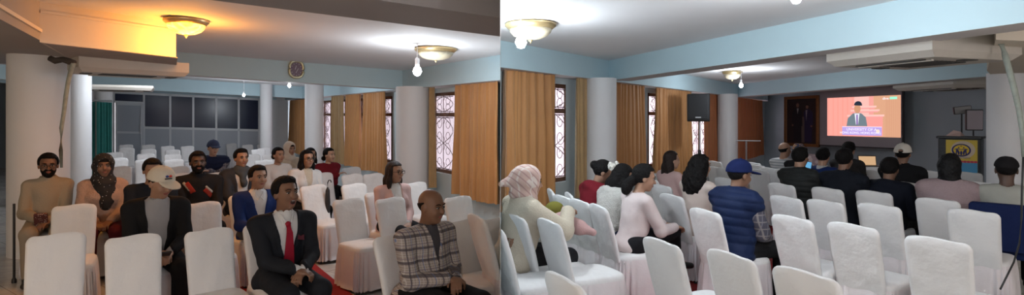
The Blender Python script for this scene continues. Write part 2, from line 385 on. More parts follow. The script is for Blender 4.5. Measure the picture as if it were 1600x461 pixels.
# right wing beams
p = R(980, 122, ZS_R); q = R(1600, 35, ZS_R); d1 = (q - p).normalized()
pw = isect(p, d1, A_R, d_R)
beam('trim_13', pw, p + d1 * 8.5, .36, ZS_R, ZC_R + .02, gR, side=1)
BEAM1 = (p, d1)
p = R(1180, 149, ZS_R); q = R(1400, 131, ZS_R); d2 = (q - p).normalized()
pw2 = isect(p, d2, A_R, d_R)
beam('trim_14', pw2, p + d2 * 9.0, .35, ZS_R, ZC_R + .02, gR, side=1)
BEAM2 = (p, d2)
# ---- columns
def column(n, px, wpx, s, g, ztop):
    Y = FPX / s; c = at(px, Y); r = wpx / s / 2; z0 = g(c.x, c.y)
    mb = MB(); mb.lathe([(r + .0, -.15), (r, 0.0), (r, ztop * .5), (r, ztop)], 40, (c.x, c.y, z0))
    o = mb.obj('column', M_col, None, True, 50); o['kind'] = 'structure'; o['label'] = n; return c
column('large round column behind the man in the beige sweater', 61, 78, 131, gL, 2.36)
column('white round column behind the headscarf woman', 122, 35, 86, gL, 2.72)
column('thin round column beside the green curtain', 162, 24, 60, gL, 2.72)
column('round column against the window wall of the left hall', 645, 52, 87, gL, 2.36)
column('slim round column left of the beige curtain', 491, 28, 64, gL, 2.72)
column('far slim column at the end of the glass wall', 416, 18, 54, gL, 2.72)
column('white round column behind the maroon hoodie', 939, 48, 105, gR, 2.26)
column('slim white column right of the loudspeaker', 1137, 30, 67, gR, 2.26)
column('round column at the right end beside the dangling pipe', 1573, 50, 119, gR, 2.26)
# right: bulkhead box over the near column
b0 = R(1500, 82, ZS_R); b1 = R(1556, 60, ZS_R)
struct(MB().prism([b1, b1 + Vector((2.2, .5)), at(1560, 8.2) + Vector((2.6, 0)), at(1552, 8.2), at(1542, 7.0)], 2.24, ZC_R + .02, gR), 'trim_15', M_bulk)

# ---- glazed back wall of the left wing
def back(px, z, o=0): q = wB(px, o); return Vector((q.x, q.y, z + gL(q.x, q.y)))
def bpanel(mb, a, b, z0, z1, o0, o1, m=None):
    vs = [back(x, z, o) for o in (o0, o1) for x, z in ((a, z0), (b, z0), (b, z1), (a, z1))]
    return mb.add(vs, [(3, 2, 1, 0), (4, 5, 6, 7), (1, 5, 4, 0), (2, 6, 5, 1), (3, 7, 6, 2), (0, 4, 7, 3)], m)
mb = MB(); bpanel(mb, 96, 177, -.1, 2.75, .02, .15); bpanel(mb, 405, 450, -.1, 2.75, .02, .15); struct(mb, 'wall_back', M_col)
z_mid = 1.28
VERT = [225, 266, 302, 338, 373]
fr = MB()
for x in [178] + VERT + [405]: bpanel(fr, x - 1.6, x + 1.6, 0, 2.36, -.05, .03)
bpanel(fr, 178, 405, 2.29, 2.36, -.05, .03); bpanel(fr, 225, 405, z_mid, z_mid + .07, -.05, .03); bpanel(fr, 225, 405, 0, .08, -.05, .03)
bpanel(fr, 178, 225, 2.02, 2.08, -.05, .03)
pf = struct(fr, 'window_6', M_alu)
xs = VERT + [405]
for i in range(len(xs) - 1):
    mb = MB(); bpanel(mb, xs[i], xs[i + 1], z_mid + .05, 2.31, 0, .012); o = mb.obj('window_pane', M_glass_dark, pf)
    mb = MB(); bpanel(mb, xs[i], xs[i + 1], .05, z_mid + .02, -.005, .012); mb.obj('lower_panel', M_grey_panel, pf)
mb = MB(); bpanel(mb, 178, 225, 2.06, 2.31, 0, .012); mb.obj('window_pane', M_glass_dark, pf)
mb = MB(); bpanel(mb, 181.5, 222, 0.02, 2.01, -.03, .0); dr = struct(mb, 'door_1', M_grey_panel)
mb = MB()
for a, b, z0, z1 in ((180, 183, .02, 2.02), (220, 223, .02, 2.02), (180, 223, 1.96, 2.02), (180, 223, 1.13, 1.19), (180, 223, .02, .12)): bpanel(mb, a, b, z0, z1, -.055, -.03)
mb.obj('door_frame', M_alu, dr)
mb = MB(); bpanel(mb, 218.6, 219.8, 1.15, 1.4, -.10, -.06); mb.obj('door_handle', M_metal, dr)
# outside behind the dark panes: night-blue court with one lit shop display
mb = MB(); bpanel(mb, 215, 430, -.1, 2.75, 2.6, 2.7); struct(mb, 'wall_court', mat('court_wall', (0.02, 0.03, 0.06), .9))
# teal divider curtains
def wavy(mb, pA, pB, z0, z1, amp, per, g, nz=10, gather=0.0, seed=0, thick=.006, hemdrop=0):
    rnd = random.Random(seed); u = pB - pA; Lw = u.length; u = u / Lw; n = Vector((-u.y, u.x)); nx = max(10, int(Lw / per * 12))
    ph = [rnd.uniform(0, 6.28) for _ in range(4)]
    def pos(i, k, o):
        s = i / nx; t = k / nz
        a = amp * (.7 + .5 * (1 - t))
        w = a * (math.sin(2 * math.pi * s * Lw / per + ph[0] + .9 * math.sin(2.3 * s * Lw / per * .6 + ph[1] + .8 * t)) * (.65 + .35 * math.sin(4.1 * s * Lw + ph[3])) + .35 * math.sin(2 * math.pi * s * Lw / per * 2.3 + ph[2] + t * .8))
        mid = .5; sx = (s - mid) * (1 - gather * t) + mid + .006 * math.sin(9 * t + ph[3] + 9 * s)
        q = pA + u * (sx * Lw) + n * (w + o)
        zz = z0 + (z1 - z0) * t + hemdrop * (1 - t) * math.sin(5 * s + ph[1]); return (q.x, q.y, zz + g(q.x, q.y))
    for o, rev in ((0, 0), (thick, 1)):
        vs = [pos(i, k, o) for k in range(nz + 1) for i in range(nx + 1)]
        fs = [(k * (nx + 1) + i, k * (nx + 1) + i + 1, (k + 1) * (nx + 1) + i + 1, (k + 1) * (nx + 1) + i) for k in range(nz) for i in range(nx)]
        if rev: fs = [tuple(reversed(f)) for f in fs]
        mb.add(vs, fs)
    return mb
for a, b, lb in ((97, 107, 'dark green curtain showing between the two nearest columns'), (140, 149, 'narrow dark green curtain right of the white round column'), (151, 175, 'wide dark green curtain beside the grey door')):
    mb = MB(); wavy(mb, at(a, 14.3), at(b, 14.5), .05, 1.98, .03, .14, gL, seed=a); o = mb.obj('green_curtain', M_teal, None, True, None); tag(o, lb, 'curtain', 'green divider curtains')
mb = MB(); mb.tube([(*at(92, 14.35), 2.02 + gL(-11.2, 14.3)), (*at(176, 14.55), 2.02 + gL(-10.0, 14.5))], .02, 8); tag(mb.obj('curtain_rail', M_alu, None, True), 'pale rail carrying the dark green curtains', 'rail')
# golden curtains
def curtain(wf, a, b, g, z0, z1, m, lb, off=.15, amp=.055, per=.19, gather=.1):
    mb = MB(); wavy(mb, wf(a, off), wf(b, off), z0, z1, amp, per, g, nz=16, gather=gather, seed=int(a), hemdrop=.02)
    o = mb.obj('window_curtain', m, None, True, None)
    tag(o, lb, 'curtain', 'long brown window curtains'); return o
curtain(wL, 782 - .8, 714, gL, .57, 2.36, M_gold, 'wide golden brown curtain behind the front chairs, ending at the partition edge', per=.26, amp=.08, gather=.0)
curtain(wL, 681, 656, gL, .58, 2.36, M_gold2, 'narrow tan curtain between the wall column and the near iron-grille window')
curtain(wL, 604, 567, gL, .62, 2.36, M_gold, 'golden curtain right of the maroon sweatshirt girl, beside a grille window')
curtain(wL, 563, 540, gL, .62, 2.36, M_gold, 'golden curtain directly right of the pale beige one')
curtain(wL, 537, 519, gL, .62, 2.36, M_gold2, 'pale beige curtain right of the lattice window, above the maroon sweatshirt girl')
curtain(wL, 480, 453, gL, .62, 2.33, M_gold, 'farthest golden curtain left of the slim round column', off=.1)
curtain(wR, 782.8, 868, gR, .5, 2.26, M_gold, 'wide golden brown curtain behind the woman in the printed headscarf', per=.22, amp=.07, gather=.04)
curtain(wR, 900, 922, gR, .5, 2.26, M_gold2, 'narrow brown curtain just left of the white round column', off=.1)
curtain(wR, 957, 1010, gR, .5, 2.26, M_gold, 'golden curtain just right of the white round column')
curtain(wR, 1021, 1082, gR, .5, 2.26, M_gold, 'golden curtain left of the black loudspeaker')
curtain(wR, 1099, 1123, gR, .5, 2.26, M_rust, 'rust brown curtain between loudspeaker and slim column')
curtain(wR, 1150, 1192, gR, .62, 2.24, M_rust, 'dark rust brown curtain in the corner beside the framed portrait', off=.1)
# outside: pale house wall beyond the windows
def far_wall(name, a, b):
    mb = MB(); mb.prism([a, b, b + Vector((0, .2)), a + Vector((0, .2))], -1, 6); struct(mb, name, M_out)
far_wall('wall_outside_left', wL(440, 2.6) + Vector((-3, 3)), Vector((-.4, 12.2)))
far_wall('wall_outside_right', Vector((-.2, 12.2)), wR(1190, 2.6) + Vector((0, 6)))
# carpets
a0 = L(547, 459, 0.0); a1 = L(490, 412, 0.0); dcp = (a1 - a0).normalized(); ncp = Vector((dcp.y, -dcp.x))
if ncp.x > 0: ncp = -ncp
mb = MB(); mb.prism([a0 - dcp * 1.5, a1 + dcp * 8, a1 + dcp * 8 + ncp * 1.15, a0 - dcp * 1.5 + ncp * 1.15], .002, .012, gL)
tag(mb.obj('carpet_runner', M_carpet), 'red carpet runner in the aisle beside the man in the black suit', 'carpet')
a0 = R(1006, 461, 0); a1 = R(1090, 411, 0); dcp = (a1 - a0).normalized(); ncp = Vector((dcp.y, -dcp.x))
if ncp.x < 0: ncp = -ncp
mb = MB(); mb.prism([a0 - dcp * 1.2, a1 + dcp * 6, a1 + dcp * 6 + ncp * 1.1, a0 - dcp * 1.2 + ncp * 1.1], .002, .012, gR)
tag(mb.obj('carpet_runner', M_carpet), 'red carpet showing between white chairs behind the curly-haired woman', 'carpet')

# ---------------------------------------------------------------- lamps
def bowl_mat(name, col, e, es):
    m = bpy.data.materials.new(name); m.use_nodes = True; nt = m.node_tree; b = nt.nodes['Principled BSDF']
    tc = nt.nodes.new('ShaderNodeTexCoord'); n = nt.nodes.new('ShaderNodeTexNoise'); n.inputs['Scale'].default_value = 9; n.inputs['Detail'].default_value = 6; n.inputs['Distortion'].default_value = 2
    nt.links.new(tc.outputs['Object'], n.inputs['Vector'])
    rp = nt.nodes.new('ShaderNodeValToRGB'); rp.color_ramp.elements[0].position = .38; rp.color_ramp.elements[1].position = .6
    rp.color_ramp.elements[0].color = (*col, 1); rp.color_ramp.elements[1].color = (*[c * .75 for c in col], 1)
    nt.links.new(n.outputs['Fac'], rp.inputs[0]); nt.links.new(rp.outputs[0], b.inputs['Base Color']); b.inputs['Roughness'].default_value = .35
    if es:
        r2 = nt.nodes.new('ShaderNodeValToRGB'); r2.color_ramp.elements[0].position = .35; r2.color_ramp.elements[1].position = .62
        r2.color_ramp.elements[0].color = (1, .62, .12, 1); r2.color_ramp.elements[1].color = (*e, 1)
        nt.links.new(n.outputs['Fac'], r2.inputs[0]); nt.links.new(r2.outputs[0], b.inputs['Emission Color']); b.inputs['Emission Strength'].default_value = es
    return m
M_bowl = bowl_mat('marbled_glass_bowl', (0.50, 0.44, 0.32), None, 0)
M_bowl_lit = bowl_mat('lit_amber_bowl', (0.9, 0.6, 0.2), (1.0, .33, .03), 1.7)
def point(name, loc, col, power, r=.05, parent=None):
    l = bpy.data.lights.new(name, 'POINT'); l.color = col; l.energy = power; l.shadow_soft_size = r
    o = bpy.data.objects.new(name, l); COL.objects.link(o); o.location = loc
    if parent is not None: o.parent = parent
    return o
def ceiling_lamp(p, g, zc, r, label, lit=False, power=0):
    t = empty('ceiling_lamp', (p.x, p.y, zc + g(p.x, p.y)), 0, label, 'ceiling lamp', 'brass-rimmed bowl ceiling lamps')
    MB().lathe([(r * .9, 0), (r, -.012), (r * 1.0, -.03), (r * .93, -.045), (r * .86, -.06), (r * .8, -.06), (r * .8, -.0)], 40).obj('rim', M_brass, t, True, 50)
    MB().lathe([(r * .84, -.055), (r * .8, -.09), (r * .66, -.125), (r * .40, -.15), (r * .12, -.16), (0, -.16)], 40).obj('bowl', M_bowl_lit if lit else M_bowl, t, True, None)
    MB().lathe([(0, -.158), (.016, -.162), (.02, -.172), (.008, -.18), (.006, -.192), (0, -.195)], 16).obj('finial', M_brass, t, True, None)
    if lit:
        point('lamp_light', (0, 0, -.26), WARM, power, .14, t)
    return t
M_bulb = mat('lit_white_bulb', (1, 1, 1), .4, emit=(0.92, 0.97, 1.0), estr=22)
def bulb(p, z, g, label, power, r=.03, drop=.12, colr=None):
    t = empty('light_bulb', (p.x, p.y, z + g(p.x, p.y)), 0, label, 'light bulb', 'bare lit bulbs')
    MB().lathe([(0, -r), (r * .6, -r * .8), (r, 0), (r * .85, r * .6), (r * .45, r * 1.3), (r * .42, r * 1.6)], 20).obj('glass_bulb', M_bulb, t, True, None)
    MB().lathe([(r * .5, r * 1.5), (r * .55, r * 2.8), (r * .3, r * 3.1), (.004, r * 3.2), (.004, drop + r * 3.2)], 12).obj('socket', M_col, t, True, 50)
    point('bulb_light', (0, 0, -r * 2.2 - .04), colr or COOL, power, .07, t)
    return t
pl1 = L(291, 30, ZC_L); ceiling_lamp(pl1, gL, ZC_L, 32 / FPX * pl1.y, 'glowing amber bowl lamp on the ceiling beside the orange bulkhead', True, P_WARM)
pl2 = L(681, 75, ZC_L); ceiling_lamp(pl2, gL, ZC_L, 33 / FPX * pl2.y, 'unlit cream bowl lamp above the wall column in the left hall')
pl3 = R(829, 36, ZC_R); ceiling_lamp(pl3, gR, ZC_R, 40 / FPX * pl3.y, 'unlit cream bowl lamp nearest the dividing edge of the right hall')
pl4 = R(1144, 111, ZC_R); ceiling_lamp(pl4, gR, ZC_R, 15 / FPX * pl4.y, 'small far bowl lamp above the slim white column')
def bulb_at(px, py, Y, left, label, power, r, ztop=None):
    p = at(px, Y); z = (1.70 - (py - yhL(px)) * Y / FPX) if left else CAMZ - (py - 190) * Y / FPX
    zc = (ZC_L if left else ZC_R) if ztop is None else ztop
    return bulb(p, z, gL if left else gR, label, power, r, max(.02, zc - z - r * 3.2))
bulb_at(652, 112, 7.15, True, 'bright bulb hanging below the unlit bowl lamp of the left hall', P_COOL, .055)
bulb_at(236, 119, 10.6, True, 'small bulb shining under the left air conditioner', P_FAR, .03)
bulb_at(452, 134, 11.4, True, 'small bulb shining below the wall clock', P_FAR, .032)
bulb_at(381, 149, 14.6, True, 'farthest small bulb, in front of the dark glass panes', P_FAR, .03)
bulb_at(814, 67, 5.15, False, 'bright bulb under the bowl lamp nearest the dividing edge of the right hall', P_COOL, .052)
bulb_at(1158, 134, 10.4, False, 'bright bulb under the small far bowl lamp', P_COOL, .036)
bulb(Vector((1.85, 3.75)), 2.42, gR, 'bulb lighting the ceiling just above the picture edge', P_COOL, .035, .05)
for x, y, pw, c, lb in ((-2.4, -0.8, P_FILL * 1.1, (1, .74, .48), 'added warm fill bulb behind the viewer over the left hall'), (-6.5, 0.9, P_FILL * 1.0, (1, .66, .36), 'added warm fill bulb far to the left behind the viewer'), (1.8, -0.8, P_FILL * .8, COOL, 'added white fill bulb behind the viewer over the right hall'), (5.6, 0.6, P_FILL * .8, (1, .80, .64), 'added fill bulb far to the right behind the viewer')):
    bulb(Vector((x, y)), 2.4, gR, lb, pw, .035, .05, c)  # unseen bulbs added as fill light for both halls

# ---------------------------------------------------------------- air conditioners
def ac_unit(pc, ang, zb, w, dpt, h, g, label, group='ceiling air conditioners'):
    t = empty('air_conditioner', (pc.x, pc.y, zb + g(pc.x, pc.y)), ang, label, 'air conditioner', group)
    mb = MB(); x, y = w / 2, dpt / 2
    vs = [(-x * .93, -y * .86, 0), (x * .93, -y * .86, 0), (x * .93, y * .86, 0), (-x * .93, y * .86, 0), (-x, -y, .05), (x, -y, .05), (x, y, .05), (-x, y, .05), (-x, -y, h), (x, -y, h), (x, y, h), (-x, y, h)]
    mb.add(vs, [(3, 2, 1, 0), (0, 1, 5, 4), (1, 2, 6, 5), (2, 3, 7, 6), (3, 0, 4, 7), (4, 5, 9, 8), (5, 6, 10, 9), (6, 7, 11, 10), (7, 4, 8, 11), (8, 9, 10, 11)])
    mb.obj('housing', M_ac, t)
    mb = MB()
    for i in range(9): mb.box((-.02 * w, -y * .35 + i * y * .085, -.004), (w * .5, y * .045, .008))
    mb.obj('intake_grille', M_acd, t)
    mb = MB(); mb.box((0, y * .68, -.003), (w * .62, .05, .012)); mb.obj('air_slot', M_acd, t)
    mb = MB(); mb.box((0, y * .57, -.008), (w * .68, .03, .016)); mb.obj('louvre', M_ac, t)
    for sx in (-1, 1):
        MB().box((sx * w * .38, -y * .05, -.003), (.07, .12, .012)).obj('side_slot', M_acd, t); MB().box((sx * w * .43, -y * .05, -.003), (.02, .12, .012)).obj('side_slot', M_acd, t)
    return t
d1a = math.atan2(d1.y, d1.x)
pc = Vector((3.60, 5.1)); ac_unit(pc, d1a + math.pi, 2.13, .98, 1.05, .26, gR, 'dusty under-ceiling air conditioner hanging right of the projection screen, nearer one')
pc = at(1485, 9.7); ac_unit(pc, math.atan2(d2.y, d2.x) + math.pi, 2.16, 1.2, 1.1, .3, gR, 'farther air conditioner hanging in shade above the lectern')
pc = at(186, 11.2); ac_unit(pc, math.atan2(mid_d.y, mid_d.x), 2.15, 1.15, .8, .09, gL, 'far ceiling air conditioner grille behind the middle beam')
pc = at(203, 7.0); ac_unit(pc, math.atan2(dv.y, dv.x) - .1, 2.17, 1.12, .62, .17, gL, 'ceiling air conditioner hanging under the amber-lit bulkhead')
# pipe bundles
M_pipe = mat('grey_green_conduit', (0.28, 0.31, 0.27), .6, vary=.4, vscale=25); M_cable = mat('black_cable', (0.02, 0.02, 0.02), .5)
def pipe_path(pts, Y, f): return [Vector((*at(px, Y + dy), f(px, py, Y + dy))) for px, py, dy in pts]
fz = lambda px, py, Y: CAMZ - (py - 190) * Y / FPX
t = empty('dangling_conduit', (*at(1562, 4.6), 0), 0, 'grey-green taped conduit curving down from the ceiling at the right edge', 'pipe')
pp = [v - Vector((*at(1562, 4.6), 0)) for v in pipe_path([(1559, 56, .1), (1564, 66, 0), (1570, 85, 0), (1577, 110, 0), (1585, 140, 0), (1592, 170, 0), (1597, 205, 0), (1599, 245, 0)], 4.6, fz)]
MB().tube(pp, [.020, .024, .022, .022, .021, .020, .016, .012], 10).obj('conduit', M_pipe, t, True, None)
pp = [v - Vector((*at(1562, 4.6), 0)) for v in pipe_path([(1599, 240, 0), (1597, 290, 0), (1596, 340, 0), (1593, 380, 0), (1584, 410, -.1), (1573, 432, -.15), (1563, 452, -.2)], 4.6, fz)]
MB().tube(pp, .007, 8).obj('cable', M_cable, t, True, None)
t = empty('hanging_conduit', (*at(112, 6.0), 0), 0, 'taped grey conduit hanging beside the large round column', 'pipe')
pp = [v - Vector((*at(112, 6.0), 0)) for v in pipe_path([(115, 98, 0), (112, 106, 0), (107, 125, 0), (103, 150, 0), (100, 175, 0), (96, 200, 0), (95, 235, 0), (96, 262, 0)], 6.0, fz)]
MB().tube(pp, [.026, .024, .021, .021, .019, .019, .018, .012], 10).obj('conduit', M_pipe, t, True, None)
pp = [v - Vector((*at(112, 6.0), 0)) for v in pipe_path([(78, 91, 0), (86, 95, 0), (98, 93, 0), (108, 96, 0), (117, 98, 0)], 6.0, fz)]
MB().tube(pp, [.03, .034, .03, .034, .026], 8).obj('taped_joint', mat('dark_tape', (.06, .05, .045), .8, vary=.4), t, True, None)

# clock on the middle beam
pc = on(MIDP, MIDD, 462.5); pc = pc + Vector((MIDD.y, -MIDD.x)) * .02
zc_ = 1.70 - (108.5 - yhL(462)) * pc.y / FPX
t = empty('wall_clock', (pc.x, pc.y, zc_ + gL(pc.x, pc.y)), math.atan2(MIDD.y, MIDD.x), 'oval gold-rimmed wall clock on the pale blue beam', 'clock')
rot = Matrix.Rotation(math.radians(90), 3, 'X')
def oval(rx, rz, r, y, mb, n=40): return mb.tube([(rx * math.copysign(abs(math.cos(a)) ** .8, math.cos(a)), y, rz * math.copysign(abs(math.sin(a)) ** .8, math.sin(a))) for a in [2 * math.pi * i / n for i in range(n)]], r, 8, closed=True)
oval(.115, .14, .022, -.02, MB()).obj('rim', mat('gold_rim', (.62, .58, .38), .3, metal=.6), t, True, None)
MB().lathe([(0, -.02), (.12, -.02), (.12, .012), (0, .012)], 40, rot=rot, sy=1.22).obj('dial', mat('clock_face', (.17, .11, .16), .4), t, True, 40)
mb = MB(); mb.box((-.012, -.026, .03), (.008, .004, .07), Matrix.Rotation(.3, 3, 'Y')); mb.box((.012, -.026, -.022), (.006, .004, .09), Matrix.Rotation(.5, 3, 'Y')); mb.obj('hands', mat('pale_hand', (.7, .7, .75), .4), t)
mb = MB()
for i in range(12):
    a = i * math.pi / 6; mb.box((.083 * math.sin(a), -.024, .105 * math.cos(a)), (.006, .003, .018), Matrix.Rotation(a, 3, 'Y'))
mb.obj('hour_marks', mat('pale_hand', (.7, .7, .75), .4), t)
# red bag on the floor far left
pb = L(4, 254, 0.0)
t = MB(); t.rbox((0, 0, .14), (.36, .26, .28), .08); t.rbox((.1, -.08, .30), (.16, .12, .08), .03)
o = t.obj('bag', mat('red_bag_fabric', (.22, .01, .015), .7), None, True); o.location = (pb.x, pb.y, gL(pb.x, pb.y)); tag(o, 'small red bag on the marble floor at the far left edge', 'bag')

# ---------------------------------------------------------------- stage furniture
def sc(px, z, o=0): q = wS(px, -o); return Vector((q.x, q.y, z))
uS = d_S; angS = math.atan2(d_S.y, d_S.x)
def flatgroup(root, polys, base, u, z0, off0, name='part'):
    pass
def spanel(root, name, m, x0, x1, z0, z1, y0, y1):
    mb = MB(); mb.box(((x0 + x1) / 2, (y0 + y1) / 2, (z0 + z1) / 2), (x1 - x0, abs(y1 - y0), z1 - z0)); return mb.obj(name, m, root)
# projection screen: local x along the wall towards the viewer's right, local -y into the room
c0 = sc(1283, 0); c1 = sc(1413, 0); wS_ = (c1 - c0).length; mid = (c0 + c1) / 2
t = empty('projection_screen', (mid.x, mid.y, 1.02), angS, 'projection screen showing a man speaking at a purple lectern', 'screen')
M_scr = mat('screen_border', (.30, .28, .30), .7)
hs = 1.40
spanel(t, 'screen_cloth', M_scr, -wS_ / 2, wS_ / 2, 0, hs, -.03, -.05)
spanel(t, 'roller_case', mat('screen_case', (.12, .11, .12), .5), -wS_ / 2 - .03, wS_ / 2 + .03, hs, hs + .09, -.005, -.1)
spanel(t, 'bottom_bar', M_blk, -wS_ / 2, wS_ / 2, -.03, .0, -.03, -.055)
spanel(t, 'side_border', M_blk, wS_ / 2 - .02, wS_ / 2 + .02, 0, hs, -.025, -.056)
def em(name, c, s=1.0): return mat(name, tuple(k * .05 for k in c), 1.0, emit=c, estr=s)
ES = 1.15 / 2 ** SC.view_settings.exposure
a_ = (wS(1295) - wS(1283)).length; b_ = (wS(1410) - wS(1283)).length; X0 = -wS_ / 2 + a_; X1 = -wS_ / 2 + b_; Z0 = 1.26 - 1.02; Z1 = 2.22 - 1.02
def sx(k): return X0 + (X1 - X0) * k
def sz(k): return Z0 + (Z1 - Z0) * k
def flat(root, name, m, pts, layer):
    y = -.051 - layer * .0012; n = len(pts)
    vs = [(p[0], y, p[1]) for p in pts] + [(p[0], y - .001, p[1]) for p in pts]
    fs = [tuple(range(n)), tuple(reversed(range(n, 2 * n)))] + [(i, (i + 1) % n, n + (i + 1) % n, n + i) for i in range(n)]
    return MB().add(vs, fs).obj(name, m, root)
def rectp(x0, x1, z0, z1): return [(sx(x0), sz(z0)), (sx(x1), sz(z0)), (sx(x1), sz(z1)), (sx(x0), sz(z1))]
def ovalp(cx, cz, rx, rz, n=24, a0=0, a1=360): return [(sx(cx + rx * math.cos(math.radians(a0 + (a1 - a0) * i / n))), sz(cz + rz * math.sin(math.radians(a0 + (a1 - a0) * i / n)))) for i in range(n)]
pic = flat(t, 'projected_picture', em('pic_pink', (.96, .36, .30), ES), rectp(0, 1, 0, 1), 0)
def pf_(name, colr, pts, layer): return flat(pic, name, em('pic_' + name, colr, ES), pts, layer)
for i in range(14):
    if i not in (6, 7): pf_('stripe', (.90, .33, .27), rectp(i * .071 + .01, i * .071 + .03, 0, 1), 1)
pf_('tan_wall', (.68, .36, .22), rectp(.66, 1, 0, 1), 2)
for i in range(8): pf_('tan_stripe', (.62, .31, .19), rectp(.82 + i * .022, .829 + i * .022, 0, .95), 3)
pf_('pillar', (.92, .48, .43), rectp(.40, .66, .5, 1), 3)
pf_('pillar_shade', (.84, .34, .30), rectp(.60, .66, .5, 1), 4)
for k, (a, b, z) in enumerate(((.37, .70, .72), (.35, .74, .63), (.30, .80, .50))): pf_('plinth_step', (.95, .52, .47), rectp(a, b, z, z + .045), 5); pf_('plinth_shade', (.85, .34, .32), rectp(a + .02, b - .02, z - .03, z), 5)
pf_('plinth', (.93, .33, .30), rectp(.34, .78, .02, .50), 4)
pf_('suit', (.16, .21, .24), [(sx(a), sz(b)) for a, b in ((.29, .26), (.31, .46), (.38, .58), (.44, .60), (.50, .58), (.56, .48), (.58, .26))], 6)
pf_('shirt', (.75, .75, .85), [(sx(a), sz(b)) for a, b in ((.425, .30), (.405, .58), (.475, .58), (.455, .30))], 7)
pf_('tie', (.20, .10, .35), [(sx(a), sz(b)) for a, b in ((.432, .30), (.432, .55), (.45, .55), (.453, .30))], 8)
pf_('face', (.60, .30, .17), ovalp(.445, .70, .045, .115), 7)
pf_('hair', (.02, .03, .05), ovalp(.455, .79, .055, .10, a0=-10, a1=190), 8)
pf_('lectern', (.48, .36, .75), rectp(.23, .77, .03, .25), 9)
pf_('lectern_edge', (.80, .75, .95), rectp(.23, .77, .235, .25), 10)
pf_('flower', (.85, .7, .6), ovalp(.72, .14, .025, .045, 12), 10)
def text(root, name, body, size, loc, m, rot=(math.pi / 2, 0, 0), xs=1.0, ext=.0005):
    cu = bpy.data.curves.new(name, 'FONT'); cu.body = body; cu.size = size; cu.extrude = ext; cu.align_x = 'CENTER'; cu.align_y = 'CENTER'; cu.materials.append(m)
    o = bpy.data.objects.new(name, cu); COL.objects.link(o); o.location = loc; o.rotation_euler = rot; o.scale = (xs, 1, 1); bpy.context.view_layer.update()
    me = bpy.data.meshes.new_from_object(o.evaluated_get(bpy.context.evaluated_depsgraph_get())); bpy.data.objects.remove(o); bpy.data.curves.remove(cu)
    o = bpy.data.objects.new(name, me); COL.objects.link(o); o.location = loc; o.rotation_euler = rot; o.scale = (xs, 1, 1); o.parent = root; return o
M_txt = em('pic_white', (.95, .93, 1.0), ES)
text(pic, 'caption', 'UNIVERSITY OF A', .085, (sx(.5), -.066, sz(.175)), M_txt, xs=1.2)
text(pic, 'caption', 'HONG KONG, HONG KONG', .075, (sx(.48), -.066, sz(.09)), M_txt, xs=1.1)
text(pic, 'channel_mark', 'dive', .085, (sx(.82), -.066, sz(.93)), M_txt, xs=1.1)
pf_('green_mark', (.35, .85, .62), rectp(.87, .96, .905, .965), 9)
# portrait of two people
c0 = sc(1228, 0); c1 = sc(1282, 0); wP = (c1 - c0).length; mid = (c0 + c1) / 2; hP = 1.36
t = empty('framed_portrait', (mid.x, mid.y, .95), angS, 'large wood-framed portrait of two standing people left of the projection screen', 'painting')
mb = MB(); fw = .08
for x0, x1, z0, z1 in ((-wP / 2, wP / 2, 0, fw), (-wP / 2, wP / 2, hP - fw, hP), (-wP / 2, -wP / 2 + fw, 0, hP), (wP / 2 - fw, wP / 2, 0, hP)): mb.rbox(((x0 + x1) / 2, -.04, (z0 + z1) / 2), (x1 - x0, .07, z1 - z0), .015)
mb.obj('frame', mat('brown_picture_frame', (.22, .09, .03), .4, vary=.3, vscale=15), t)
X0, X1, Z0, Z1 = -wP / 2 + fw, wP / 2 - fw, fw, hP - fw
cv = flat(t, 'canvas', mat('portrait_ground', (.035, .025, .028), .35, vary=.3), rectp(0, 1, 0, 1), -12)
def pp_(name, c, pts, k): return flat(cv, name, mat('portrait_' + name, c, .4), pts, -12 + k)
pp_('curtain_fold', (.12, .09, .08), rectp(.50, .60, .02, .6), 1)
pp_('dark_suit', (.02, .02, .028), [(sx(a), sz(b)) for a, b in ((.24, .05), (.22, .55), (.19, .42), (.17, .43), (.18, .70), (.30, .80), (.40, .80), (.52, .72), (.53, .40), (.48, .38), (.48, .05))], 2)
pp_('shirt', (.35, .33, .33), [(sx(a), sz(b)) for a, b in ((.37, .66), (.34, .79), (.41, .79))], 3)
pp_('face', (.22, .12, .09), ovalp(.37, .86, .05, .05), 3)
pp_('blue_jacket', (.03, .025, .07), [(sx(a), sz(b)) for a, b in ((.60, .03), (.60, .50), (.57, .70), (.66, .77), (.76, .77), (.87, .70), (.88, .42), (.85, .40), (.84, .03))], 4)
pp_('blouse', (.25, .23, .28), [(sx(a), sz(b)) for a, b in ((.66, .50), (.64, .75), (.70, .75))], 5)
pp_('second_face', (.24, .13, .10), ovalp(.69, .82, .045, .045), 5)
pp_('second_hair', (.01, .01, .012), ovalp(.70, .85, .055, .035, a0=0, a1=180), 6)
pp_('hand', (.22, .12, .09), ovalp(.20, .41, .03, .02), 5); pp_('hand', (.22, .12, .09), ovalp(.83, .39, .03, .02), 5)
# lectern
def face_box(o_, px0, px1, Y): pass
YL = 9.6
pl = at(1498, YL); wl = 66 / FPX * YL * .8; hl = CAMZ - (213 - 190) * YL / FPX
ang_l = -math.radians(46)
t = empty('lectern', (pl.x, pl.y, 0), ang_l, 'tall black lectern with a yellow banner, left of the end column', 'lectern')
M_lec = mat('black_lectern_lacquer', (.012, .012, .013), .35)
mb = MB(); mb.rbox((0, .2, hl / 2 - .02), (wl, .4, hl - .04), .02); mb.obj('body', M_lec, t, True)
mb = MB(); mb.rbox((0, .2, hl - .02), (wl + .05, .46, .04), .015); mb.obj('top', M_lec, t, True)
for i in range(7): MB().box((-wl * .41, -.005, hl * (.15 + .12 * i)), (wl * .15, .02, .02)).obj('moulding_strip', M_lec, t)
bw = 49 / FPX * YL * .8; bx0 = -wl / 2 + 13 / FPX * YL * .8; bx = bx0 + bw / 2; bh = hl - .25
